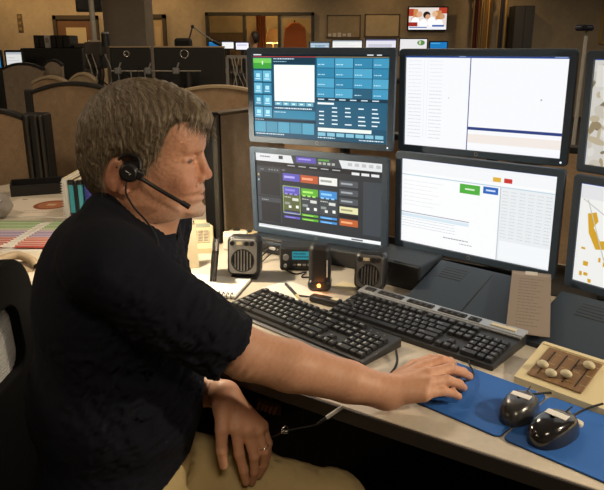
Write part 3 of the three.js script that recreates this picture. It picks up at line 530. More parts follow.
monitor('monitor with a white table split by a blue line, beside the teal tiles', -.573, 1.239, -1.785, -.07, .052, scrTable, 1.02);
monitor('monitor with dark radio console and coloured tiles, under the teal tiles', -1.056, .934, -1.724, .043, .045, scrRadio, 1.2);
monitor('monitor with a white form and green, blue, orange and red buttons', -.556, .952, -1.736, -.127, .049, scrForm, 1.02);
monitor('monitor with a pale aerial map, above the yellow map', -.068, 1.235, -1.665, -.33, .05, scrAerial, .8);
monitor('monitor with yellow building shapes on a white map', -.056, .945, -1.622, -.33, .05, scrMap, .95);
for (const [x, z, lab, ys] of [[-1.05, -1.895, 'black monitor stand pole behind the teal and radio screens', [1.242, .934]], [-.57, -1.935, 'black monitor stand pole behind the white table and form screens', [1.239, .952]], [-.1, -1.86, 'black monitor stand pole behind the two map screens', [1.235, .945]]]) {
  const o = onDesk('monitor_stand', lab, 'monitor stand', x, z, 0, undefined, HD + .004); mesh('base', rbox(.24, .015, .16, .005, 0, .0075, -.03), mats.black, o); mesh('pole', cyl(.017, .017, .62, 0, .325, 0), mats.dark, o);
  for (const y of ys) mesh('arm', rbox(.04, .04, .07, .008, 0, y - HD, .05), mats.black, o);
}
// flat black computers under the monitors
function flatPC(label, x, z, a, w, d, h, led) {
  const o = onDesk('desktop_computer', label, 'computer', x, z, a);
  mesh('case', rbox(w, h, d, .006, 0, h / 2, 0), std(.016, .024, .035, .7), o); const fr = mesh('front_panel', rbox(w - .006, h - .008, .008, .003, 0, h / 2, d / 2), mats.black, o);
  mesh('drive_slot', rbox(w * .35, .008, .004, .001, -w * .2, h * .7, d / 2 + .0045), mats.slate, fr); mesh('emblem', sph(.011, -w * .28, h * .38, d / 2 + .003, 1.9, .55, .25), mats.silver, fr);
  if (led) mesh('power_light', sph(.0055, w / 2 - led, h * .52, d / 2 + .004, .6, 1.4, .6), glow(.45, .7, 1, 3), fr);
}
flatPC('flat black desktop computer behind the second speaker', -.735, -1.69, -.1, .19, .14, .078);
function housing(label, x, z, a, w, led) {
  const o = onDesk('equipment_housing', label, 'equipment housing', x, z, a), d = .2, hf = .012, hb = .075; mesh('case', wedge(w, d, hf, hb, .003), std(.022, .034, .05, .6), o);
  const y = q => hf + (d / 2 - q) * (hb - hf) / d, sl = Math.atan((hb - hf) / d);
  for (let i = 0; i < 5; i++) mesh('vent_slot', rbox(w * .24, .0016, .003, .0006, -w * .28, y(-.03 - i * .011), -.03 - i * .011, sl), mats.rubber, o); mesh('seam', box(.002, .0014, d - .02, w * .05, y(0), 0, sl), mats.rubber, o);
  if (led) mesh('power_light', sph(.0055, led - w / 2, y(.02) + .003, .02, .7, 1.2, .9), glow(.45, .7, 1, 3), o);
}
housing('dark slate sloped housing under the form screen, behind the silver railed keyboard', -.492, -1.587, -.15, .3);
housing('dark slate sloped housing with a blue light, behind the cream control box', .02, -1.463, -.22, .66, .225);
flatPC('flat black base box under the radio screen', -1.07, -1.72, .04, .44, .07, .056);
// paper taped under the form screen
{
  const tex = canvas(128, 180, (c) => { c.fillStyle = '#85786c'; c.fillRect(0, 0, 128, 180); c.fillStyle = '#92857a'; c.fillRect(4, 4, 120, 8); for (let j = 0; j < 16; j++) txt(c, 26, 22 + j * 9, 80 - (j * 17) % 30, 2, '#665b52'); });
  const nb = onH(527.5, 334.5, HD + .03), nt = onH(531.5, 272.5, HD + .098), NL = nb.distanceTo(nt), o = thing('taped_note', 'brownish printed note lying on the dark housing below the form screen', 'paper', nb, Math.atan2(nb.x - nt.x, nb.z - nt.z)); o.rotation.x = -Math.acos((nt.y - nb.y) / NL);
  mesh('sheet', box(.096, NL, .0012, 0, NL / 2, 0), std(.42, .34, .27, .85), o); mesh('print', face(.096, NL, 0, NL / 2, .0009), printMat(tex), o); mesh('tape', box(.03, .016, .0006, 0, NL - .006, .0012), std(.5, .46, .38, .3), o);
}

// ---------------------------------------------------------------- keyboards
const ROWS = [
  [[0, 1, 'Esc'], [2, 1, 'F1'], [3, 1, 'F2'], [4, 1, 'F3'], [5, 1, 'F4'], [6.5, 1, 'F5'], [7.5, 1, 'F6'], [8.5, 1, 'F7'], [9.5, 1, 'F8'], [11, 1, 'F9'], [12, 1, 'F10'], [13, 1, 'F11'], [14, 1, 'F12'], [15.25, 1, 'Prt'], [16.25, 1, 'Scr'], [17.25, 1, 'Brk']],
  [...'`1234567890-='].map((k, i) => [i, 1, k]).concat([[13, 2, 'Bksp'], [15.25, 1, 'Ins'], [16.25, 1, 'Hm'], [17.25, 1, 'PgU'], [18.5, 1, 'Num'], [19.5, 1, '/'], [20.5, 1, '*'], [21.5, 1, '-']]),
  [[0, 1.5, 'Tab'], ...[...'QWERTYUIOP[]'].map((k, i) => [1.5 + i, 1, k]), [13.5, 1.5, '\\'], [15.25, 1, 'Del'], [16.25, 1, 'End'], [17.25, 1, 'PgD'], [18.5, 1, '7'], [19.5, 1, '8'], [20.5, 1, '9'], [21.5, 1, '+']],
  [[0, 1.75, 'Caps'], ...[...'ASDFGHJKL;\''].map((k, i) => [1.75 + i, 1, k]), [12.75, 2.25, 'Enter'], [18.5, 1, '4'], [19.5, 1, '5'], [20.5, 1, '6'], [21.5, 1, '+']],
  [[0, 2.25, 'Shift'], ...[...'ZXCVBNM,./'].map((k, i) => [2.25 + i, 1, k]), [12.25, 2.75, 'Shift'], [16.25, 1, '^'], [18.5, 1, '1'], [19.5, 1, '2'], [20.5, 1, '3'], [21.5, 1, 'Ent']],
  [[0, 1.25, 'Ctrl'], [1.25, 1.25, 'Win'], [2.5, 1.25, 'Alt'], [3.75, 6.25, ''], [10, 1.25, 'Alt'], [11.25, 1.25, 'Win'], [12.5, 1.25, 'Mn'], [13.75, 1.25, 'Ctrl'], [15.25, 1, '<'], [16.25, 1, 'v'], [17.25, 1, '>'], [18.5, 2, '0'], [20.5, 1, '.'], [21.5, 1, 'Ent']],
];
function keyGeo(w, d, h, inset) {                                     // a key with sloping sides
  const g = new THREE.BoxGeometry(w, h, d); const p = g.attributes.position;
  for (let i = 0; i < p.count; i++) if (p.getY(i) > 0) { p.setX(i, p.getX(i) - Math.sign(p.getX(i)) * inset); p.setZ(i, p.getZ(i) - Math.sign(p.getZ(i)) * inset - .0004); }
  g.computeVertexNormals(); return norm(g);
}
function keyboardKeys(parent, U, V_, x0, z0, y, tilt, legendSize, bright) {
  const rowsZ = [0, 1.35, 2.35, 3.35, 4.35, 5.35], Wu = 22.5, Hu = 6.35, S = 56;
  const tex = canvas(Math.round(Wu * S), Math.round(Hu * S), (c, W, H) => {
    c.fillStyle = '#1d1e20'; c.fillRect(0, 0, W, H); c.fillStyle = bright; c.textBaseline = 'middle';
    ROWS.forEach((row, r) => row.forEach(([kx, kw, t]) => { const big = t.length === 1; c.font = (big ? 'bold 30px' : 'bold 17px') + ' sans-serif'; c.fillText(t, (kx + .2) * S, (rowsZ[r] + (big ? .42 : .45)) * S); }));
  });
  const km = std(1, 1, 1, .45, { map: tex });
  ROWS.forEach((row, r) => row.forEach(([kx, kw]) => {
    const w = kw * U - .0024, d = V_ - .0024, g = keyGeo(w, d, .007, .0016), p = g.attributes.position, n = g.attributes.normal, uv = new Float32Array(p.count * 2);
    for (let i = 0; i < p.count; i++) { const lx = p.getX(i) / (kw * U) + .5, lz = p.getZ(i) / V_ + .5; uv[2 * i] = n.getY(i) > .5 ? (kx + lx * kw) / Wu : (kx + .03) / Wu; uv[2 * i + 1] = n.getY(i) > .5 ? 1 - (rowsZ[r] + lz) / Hu : 1 - (rowsZ[r] + .02) / Hu; }
    g.setAttribute('uv', new THREE.BufferAttribute(uv, 2));
    const k = mesh('key', g, km, parent); const z = z0 + (rowsZ[r] + .5) * V_, x = x0 + (kx + kw / 2) * U;
    k.position.set(x, y(z), z); k.rotation.x = tilt;
  }));
}
function wedge(w, d, hf, hb, r) { const s = new THREE.Shape(); const q = d / 2 - r; s.moveTo(-q, r); s.lineTo(q, r); s.lineTo(q, hf - r); s.lineTo(-q, hb - r); s.lineTo(-q, r); const g = ext(s, w - 2 * r, r, 4); g.translate(0, 0, -w / 2 + r); g.rotateY(-Math.PI / 2); return g; }
{ // near keyboard
  const o = onDesk('keyboard', 'black full-size keyboard with white legends near the man\'s forearm', 'keyboard', -.789, -1.246, -.2);
  const w = .47, d = .142, hf = .01, hb = .021; mesh('body', wedge(w, d - .004, hf, hb, .002), std(.02, .02, .022, .4), o);
  mesh('front_lip', rbox(w - .01, .004, .012, .002, 0, .003, d / 2 + .004), std(.2, .2, .21, .4), o);
  const sl = (hb - hf) / d, y = z => hf + (d / 2 - z) * sl + .0042; keyboardKeys(o, .01965, .0198, -.221, -.0665, y, Math.atan(sl), 1, '#c6c6c2');
  for (let i = 0; i < 3; i++) mesh('lock_light', box(.004, .001, .002, .155 + i * .02, y(-.056) - .003, -.056), std(.3, .34, .3, .4), o);
}
{ // far keyboard with silver rail
  const o = onDesk('keyboard', 'black keyboard with silver rail and oval media buttons by the computers', 'keyboard', -.545, -1.381, -.15);
  const w = .456, d = .172, hf = .012, hb = .03; mesh('body', wedge(w, d, hf, hb, .003), std(.02, .021, .024, .45), o);
  const sl = (hb - hf) / d, y = z => hf + (d / 2 - z) * sl, ti = Math.atan(sl);
  mesh('rail', [rbox(w + .004, .006, .034, .003, 0, y(-.07) + .004, -.07, ti), rbox(w + .002, .005, .004, .0015, 0, y(-.0485) + .0035, -.0485, ti)], std(.36, .38, .4, .32, { metalness: .4 }), o);
  for (const [x, bw, n] of [[-.2, .03, 1], [-.135, .075, 4], [-.045, .075, 4], [.045, .075, 4], [.105, .03, 1]]) { const pad = mesh('media_strip', rbox(bw, .005, .019, .008, x, y(-.068) + .0075, -.068, ti, 0, 0, 3), mats.black, o); for (let i = 0; i < n; i++) mesh('media_button', sph(.0085, x + (i - (n - 1) / 2) * .0182, y(-.068) + .0095, -.068, 1, .4, .85, 10), mats.black, pad); }
  mesh('name_label', rbox(.062, .002, .012, .001, .178, y(-.069) + .0082, -.069, ti), std(.62, .55, .38, .6), o);
  const yk = z => y(z) + .0042; keyboardKeys(o, .0196, .0192, -.2205, -.043, yk, ti, 1, '#8f9296');
}
{ // cord of the near keyboard
  const pts = [[-.565, .742, -1.2], [-.555, .736, -1.165], [-.56, .735, -1.12], [-.585, .735, -1.095], [-.62, .735, -1.09]].map(([x, y, z]) => D(x, y, z));
  const pts2 = [onH(396, 350, .745), onH(397, 362, .738), onH(391, 373, .734), onH(383, 378, .734), onH(370, 379, .734)];
  const m = mesh('loose_cord', tube(pts2, .0028, 30, 8), mats.rubber); m.userData = { label: 'thick black cord curling from the end of the near keyboard', category: 'cord' };
}

// ---------------------------------------------------------------- mouse pads, mice, slider console
function pad(label, x, z) { const o = onDesk('mouse_pad', label, 'mouse pad', x, z, -.19); const g = ext(rrShape(.215, .197, .012), .003, .0006, 6); g.rotateX(-Math.PI / 2); mesh('cloth', g, mats.blue, o); const e = ext(rrShape(.2166, .1986, .0126), .0012, .0002, 6); e.rotateX(-Math.PI / 2); mesh('rubber_edge', e, mats.rubber, o); return o; }
pad('blue mouse pad under the man\'s hand and one mouse', -.3355, -1.1405);
pad('blue mouse pad carrying the white fronted mouse', -.1175, -1.0995);
function mouse(label, x, z, a, opts) {
  const o = onDesk('computer_mouse', label, 'mouse', x, z, a, undefined, HD + .0036);
  const prof = (s) => { const pts = []; for (let i = 0; i <= 40; i++) { const t = i / 40 * Math.PI * 2; const cz = Math.cos(t), sx = Math.sin(t); pts.push(V(.0305 * s * Math.sign(sx) * Math.pow(Math.abs(sx), .82) * (1 - .1 * cz * .5), 0, .054 * s * Math.sign(cz) * Math.pow(Math.abs(cz), .86))); } return pts; };
  const nU = 40, nV = 12, pos = [], idx = [];
  for (let j = 0; j <= nV; j++) { const t = j / nV, s = Math.cos(t * Math.PI / 2 * .995), yy = .037 * Math.pow(Math.sin(t * Math.PI / 2), .8); for (const p of prof(Math.pow(s, .42))) pos.push(p.x, yy * (1 - Math.pow(Math.abs(p.z) / .06, 2) * .25) , p.z + .004 * t); }
  for (let j = 0; j < nV; j++) for (let i = 0; i < nU; i++) { const a0 = j * (nU + 1) + i, b0 = a0 + nU + 1; idx.push(a0, b0, a0 + 1, a0 + 1, b0, b0 + 1); }
  let g = new THREE.BufferGeometry(); g.setAttribute('position', new THREE.Float32BufferAttribute(pos, 3)); g.setIndex(idx); g.computeVertexNormals(); g = norm(g);
  if (opts.scale) g.scale(opts.scale, opts.scale, opts.scale);
  mesh('shell', g, opts.mat, o); const k = opts.scale || 1;
  mesh('scroll_wheel', cyl(.007, .007, .006, 0, .025 * k, -.038 * k, 0, 0, Math.PI / 2), mats.grey, o);
  mesh('button_seam', box(.0012, .003, .04 * k, 0, .0315 * k, -.03 * k, .18), mats.rubber, o);
  if (opts.label) mesh('label_strip', rbox(.036 * k, .0016, .014 * k, .0006, opts.lx || 0, .0372 * k, (opts.lz ?? -.014) * k, .1, opts.lr || 0), mats.white, o);
  if (opts.front) mesh('front_band', opts.front, std(.66, .62, .5, .5), o);
  if (opts.cord) mesh('cord', tube(opts.cord, .0022, 24, 7), mats.rubber, o);
  return o;
}
mouse('grey black mouse with a white strip between hand and white fronted mouse', -.24, -1.118, -.12, { mat: phys(.03, .03, .032, .28, { clearcoat: .5, clearcoatRoughness: .2 }), label: true, lz: -.003, cord: [[0, .012, -.052], [-.004, .006, -.075], [.012, .0035, -.1], [.03, .004, -.118], [.045, .006, -.135]] });
mouse('glossy black mouse with a cream front band and white label', -.17, -1.078, -.35, { mat: mats.blackGloss, scale: 1.08, label: true, lz: -.005, lr: .1, front: [rbox(.05, .012, .014, .005, 0, .013, -.051)], cord: [[0, .014, -.062], [-.004, .012, -.085], [.006, .02, -.105], [.02, .028, -.125]] });
mouse('black mouse under the man\'s palm', -.395, -1.125, -.75, { mat: mats.black, scale: .92, cord: [[0, .012, -.05], [-.014, .006, -.075], [-.045, .0035, -.095], [-.08, .0035, -.105], [-.11, .004, -.12]] });
{
  const o = onDesk('slider_console', 'cream control box with four oval sliders on a brown panel', 'control box', -.0575, -1.2545, -.218);
  const w = .44, d = .125, hf = .015, hb = .05, sl = Math.atan((hb - hf) / d), y = z => hf + (d / 2 - z) * (hb - hf) / d;
  const c = mesh('case', wedge(w, d, hf, hb, .004), mats.beige, o);
  const px = -.142, pz = -.0;
  mesh('slider_panel', rbox(.112, .004, .1, .002, px, y(pz) + .0012, pz, sl), mats.brownPanel, o);
  for (let i = 0; i < 4; i++) { const x = px - .038 + i * .0255; mesh('slot', box(.0022, .003, .08, x, y(pz) + .0026, pz, sl), mats.rubber, o); mesh('scale_mark', [-.03, 0, .03].map(q => box(.012, .0006, .0012, x + .011, y(pz + q) + .0036, pz + q, sl)), std(.45, .34, .2, .6), o); }
  for (const [i, z] of [[0, .018], [1, .034], [2, .022], [3, -.022]]) { const x = px - .038 + i * .0255, k = mesh('slider_knob', sph(.0105, x, y(z) + .011, z, 1.15, .8, .8), std(.62, .56, .38, .4), o); mesh('stem', cyl(.004, .004, .01, x, y(z) + .005, z), mats.dark, k); }
  mesh('name_plate', rbox(.09, .0015, .04, .0008, .02, y(-.01) + .0012, -.01, sl), std(.72, .68, .55, .6), o);
  mesh('rear_strip', rbox(w - .01, .005, .01, .002, 0, y(-.056) + .001, -.056, sl), std(.72, .63, .4, .45), o);
}

// ---------------------------------------------------------------- small desk things, from the phone to the second speaker
{
  const o = thing('desk_phone', 'beige desk telephone with keypad by the brown side partition', 'telephone', onH(194, 254, HD).add(V(-.01, 0, -.08)), .12);
  const t = -.62; const g = new THREE.Group(); 
  mesh('body', wedge(.13, .16, .02, .075, .006), std(.52, .45, .28, .5), o); const sl = Math.atan(.055 / .16), y = z => .02 + (.08 - z) * .055 / .16;
  const kp = mesh('keypad_plate', rbox(.064, .004, .07, .002, .022, y(.02) + .001, .02, sl), std(.4, .34, .22, .5), o);
  for (let r = 0; r < 4; r++) for (let c = 0; c < 3; c++) { const z = -.004 + r * .016; mesh('key', rbox(.0135, .006, .01, .002, .003 + c * .019, y(z) + .005, z, sl, 0, 0, 1), std(.3, .26, .2, .5), kp); }
  mesh('display', rbox(.064, .003, .022, .001, .022, y(-.045) + .0015, -.045, sl), std(.28, .3, .24, .25), o);
  mesh('handset', [rbox(.036, .022, .15, .01, -.042, y(0) + .022, 0, sl), rbox(.042, .03, .042, .012, -.042, y(-.052) + .014, -.052, sl), rbox(.042, .03, .042, .012, -.042, y(.052) + .014, .052, sl)], std(.52, .45, .28, .5), o);
}
{
  const o = thing('desk_calendar', 'cream spiral tent calendar standing in front of the telephone', 'calendar', onH(184, 266, HD), -1.25);
  const w = .085, h = .14; mesh('front_sheet', box(.004, h, w, .018, h / 2, 0, 0, 0, .22), std(.6, .52, .36, .7), o); mesh('back_sheet', box(.004, h, w, -.022, h / 2, 0, 0, 0, -.22), std(.6, .52, .36, .7), o);
  for (let i = 0; i < 12; i++) mesh('spiral_loop', ring(.007, .0012, 0, h - .002, -w / 2 + .006 + i * (w - .012) / 11, 0, 0, 0, 12), mats.rubber, o);
}
{
  const o = thing('leaning_folder', 'slim black folder leaning upright beside the first speaker', 'folder', onH(213, 277, HD), -1.46); o.rotation.x = -.12;
  mesh('cover', rbox(.13, .105, .008, .003, 0, .0525, .006), mats.black, o); mesh('pages', box(.12, .1, .006, .004, .0525, -.002), std(.09, .085, .08, .8), o); mesh('back_cover', rbox(.13, .105, .004, .002, 0, .0525, -.008), mats.black, o);
}
{
  const o = thing('adapter_box', 'small off-white adapter box with a dark slot behind the first speaker', 'adapter', onH(235, 251, HD).add(V(0, 0, -.035)), .1);
  mesh('case', rbox(.085, .055, .06, .008, 0, .0275, 0), std(.66, .63, .56, .5), o); mesh('slot', rbox(.04, .01, .003, .001, 0, .034, .03), mats.rubber, o); mesh('foot', [box(.01, .003, .01, -.03, .0012, .02), box(.01, .003, .01, .03, .0012, .02)], mats.rubber, o);
  const s = thing('power_strip', 'yellowed power strip at the foot of the side partition', 'power strip', D(-1.36, HD, -1.76), -YAW + .1);
  mesh('case', rbox(.16, .035, .05, .008, 0, .0175, 0), std(.6, .5, .26, .5), s); for (const x of [-.05, 0, .05]) mesh('socket', cyl(.013, .013, .004, x, .036, 0), mats.dark, s);
  const c = mesh('speaker_cable', tube([P(262, 250, 1.98), P(268, 246, 2.0), P(262, 240, 2.02), P(252, 241, 2.05), P(246, 234, 2.06)].map(v => { v.y = Math.max(v.y, HD + .004); return v; }), .0022, 40, 7), mats.rubber); c.userData = { label: 'black cable looping over the adapter box by the partition', category: 'cable' };
  const c2 = mesh('speaker_cable', tube([onH(262, 262, .735), onH(268, 256, .745), onH(276, 250, .76), onH(272, 247, .75), onH(262, 256, .735), onH(258, 262, .735)], .0022, 40, 7), mats.rubber); c2.userData = { label: 'black cable bundle between first speaker and the radio', category: 'cable' };
  const c3 = mesh('radio_cable', tube([onH(286, 270, .735), onH(296, 274, .734), onH(306, 272, .734), onH(302, 277, .734), onH(312, 277, .734)], .0022, 40, 7), mats.rubber); c3.userData = { label: 'thin black cable lying in front of the radio', category: 'cable' };
}
function speaker(label, pos, turn, tilt, face_, k = 1) {
  const o = thing('desk_speaker', label, 'speaker', pos, turn); const g = new THREE.Group();
  const w = .098 * k, h = .118 * k, y0 = .012; o.rotation.x = tilt; o.position.y += .003;
  mesh('cabinet', rbox(w, h, .07, .018, 0, h / 2 + y0, -.035, 0, 0, 0, 3), mats.black, o);
  const s = rrShape(w - .02, h - .02, .012); s.holes.push(Object.assign(new THREE.Path(), {})); s.holes.length = 0; const hole = new THREE.Path(); hole.absarc(0, -.012 * k, .033 * k, 0, Math.PI * 2); s.holes.push(hole);
  const fg = ext(s, .006, .0015, 20); fg.translate(0, h / 2 + y0, -.001); const fp = mesh('front_plate', fg, face_, o);
  mesh('cone', at(lathe([[0, .004], [.012, .006], [.033 * k, .014]], 24), 0, h / 2 + y0 - .012 * k, -.012, Math.PI / 2), mats.rubber, o);
  mesh('grille_ring', ring(.033 * k, .0022, 0, h / 2 + y0 - .012 * k, .006), mats.black, o);
  for (let i = 0; i < 6; i++) { const x = (-.0225 + i * .009) * k, L = 2 * Math.sqrt(.033 * .033 - (x / k) ** 2) * k; mesh('grille_bar', rbox(.0034, L, .005, .0012, x, h / 2 + y0 - .012 * k, .004, 0, 0, 0, 1), face_, o); }
  for (const x of [-.03, .012, .028]) { const kn = mesh('knob', cyl(.0065, .0072, .009, x * k, h + y0 - .02, .009, Math.PI / 2, 0, 0, 14), mats.black, o); }
  mesh('label_strip', rbox(.018, .009, .0014, .0005, -.009, h + y0 - .02, .0068), std(.7, .62, .42, .5), o);
  mesh('foot', [rbox(w * .8, .016, .05, .004, 0, .006, -.04, -tilt), rbox(w * .5, .008, .02, .003, 0, .006, -.008, -tilt)], mats.black, o);
}
speaker('desk speaker with grey slotted front beside the leaning folder', onH(243, 281, HD), -.1, -.14, std(.27, .27, .26, .4), 1.0);
speaker('dark desk speaker with black slotted front before the flat computers', onH(368, 295.5, HD), -.25, -.2, std(.1, .1, .1, .3), .9);
{
  const o = thing('desk_radio', 'black desk radio with a cyan display behind the tower speaker', 'radio', D(-1.055, HD, -1.62), -.05); o.rotation.x = 0;
  mesh('case', rbox(.115, .075, .08, .008, 0, .0375, 0), mats.black, o); const tex = canvas(128, 48, c => { c.fillStyle = '#2b9aa6'; c.fillRect(0, 0, 128, 48); c.fillStyle = '#0e4a58'; txt(c, 8, 10, 80, 8, '#114c5a'); txt(c, 8, 28, 100, 8, '#114c5a'); });
  mesh('display', face(.062, .026, .012, .05, .0405), screenMat(tex, .7), o); mesh('knob', cyl(.009, .009, .012, -.038, .045, .045, Math.PI / 2), mats.grey, o); for (let i = 0; i < 4; i++) mesh('button', rbox(.011, .006, .004, .0015, -.012 + i * .015, .02, .041), i === 1 ? std(.5, .45, .4, .4) : mats.grey, o); mesh('jack', cyl(.005, .005, .01, -.04, .018, .044, Math.PI / 2), mats.silver, o);
}
{
  const o = thing('tower_speaker', 'slim black upright charger with an orange light before the radio', 'charger', onH(320, 290.5, HD).add(V(0, 0, -.015)), -.12);
  mesh('body', rbox(.062, .135, .055, .018, 0, .0675, 0, 0, 0, 0, 3), mats.black, o); mesh('cradle', rbox(.066, .035, .06, .014, 0, .0175, .001), mats.black, o); mesh('status_light', sph(.0055, 0, .02, .031), glow(1, .3, .06, 6), o); mesh('side_strip', rbox(.004, .05, .003, .001, .022, .07, .0275), std(.55, .55, .52, .4), o);
  const l = new THREE.PointLight(new THREE.Color(1, .3, .06), .0035); l.position.set(0, .021, .04); l.castShadow = true; o.add(l);
}
{
  const p = onDesk('paper_sheet', 'white sheet of paper with a pen lying on it', 'paper', -.955, -1.43, -.25); mesh('sheet', box(.15, .0012, .1, 0, .0006, 0), mats.paper, p);
  const q = onDesk('sticky_note', 'yellowish paper slip between charger and second speaker', 'paper', -.84, -1.545, -.1); mesh('slip', box(.075, .001, .06, 0, .0005, 0), std(.72, .62, .4, .85), q);
  const A = onH(286, 284, HD + .006), B = onH(301, 300, HD + .006), n = thing('pen', 'black pen with a yellowish tip on the white sheet', 'pen', A.clone().setY(HD + .0012)); const lb = B.clone().sub(A); lb.y = 0;
  mesh('barrel', rod([0, .0048, 0], [lb.x * .72, .0048, lb.z * .72], .0046), mats.black, n); mesh('grip', rod([lb.x * .72, .0048, lb.z * .72], [lb.x * .93, .0048, lb.z * .93], .0045, .003), std(.6, .52, .25, .5), n); mesh('tip', rod([lb.x * .93, .0048, lb.z * .93], [lb.x, .0042, lb.z], .003, .0008), mats.silver, n); mesh('clip', rod([lb.x * .03, .0102, lb.z * .03], [lb.x * .3, .0102, lb.z * .3], .0009), mats.silver, n);
}
{
  const o = onDesk('spiral_notebook', 'open white notebook with a black spiral by the near keyboard', 'notebook', -1.165, -1.33, .35);
  mesh('pages', rbox(.19, .009, .15, .002, 0, .0045, 0), mats.paper, o); mesh('cover', rbox(.194, .0016, .154, .0006, 0, .0008, 0), mats.dark, o);
  for (let i = 0; i < 15; i++) mesh('spiral_loop', ring(.0085, .0013, -.085 + i * .0122, .0095, .074, 0, Math.PI / 2, 0, 14), mats.rubber, o);
}
{
  const A = onH(311, 300.5, HD), B = onH(341, 307.5, HD), a = Math.atan2(-(B.z - A.z), B.x - A.x), o = thing('inline_dongle', 'black inline dongle with a cream label above the near keyboard', 'dongle', A.clone().add(B).multiplyScalar(.5), a), L = A.distanceTo(B);
  mesh('body', rbox(L, .02, .028, .007, 0, .01, 0), mats.black, o); mesh('label', rbox(.02, .0014, .016, .0005, L * .3, .0205, 0), std(.75, .68, .48, .6), o);
  mesh('cable', [tube([[-L / 2, .01, 0], [-L / 2 - .02, .006, -.006], [-L / 2 - .05, .0035, -.004]], .0026, 16, 7), tube([[L / 2, .01, 0], [L / 2 + .02, .02, .008], [L / 2 + .05, .034, .03], [L / 2 + .065, .032, .06]], .0026, 20, 7)], mats.rubber, o);
}
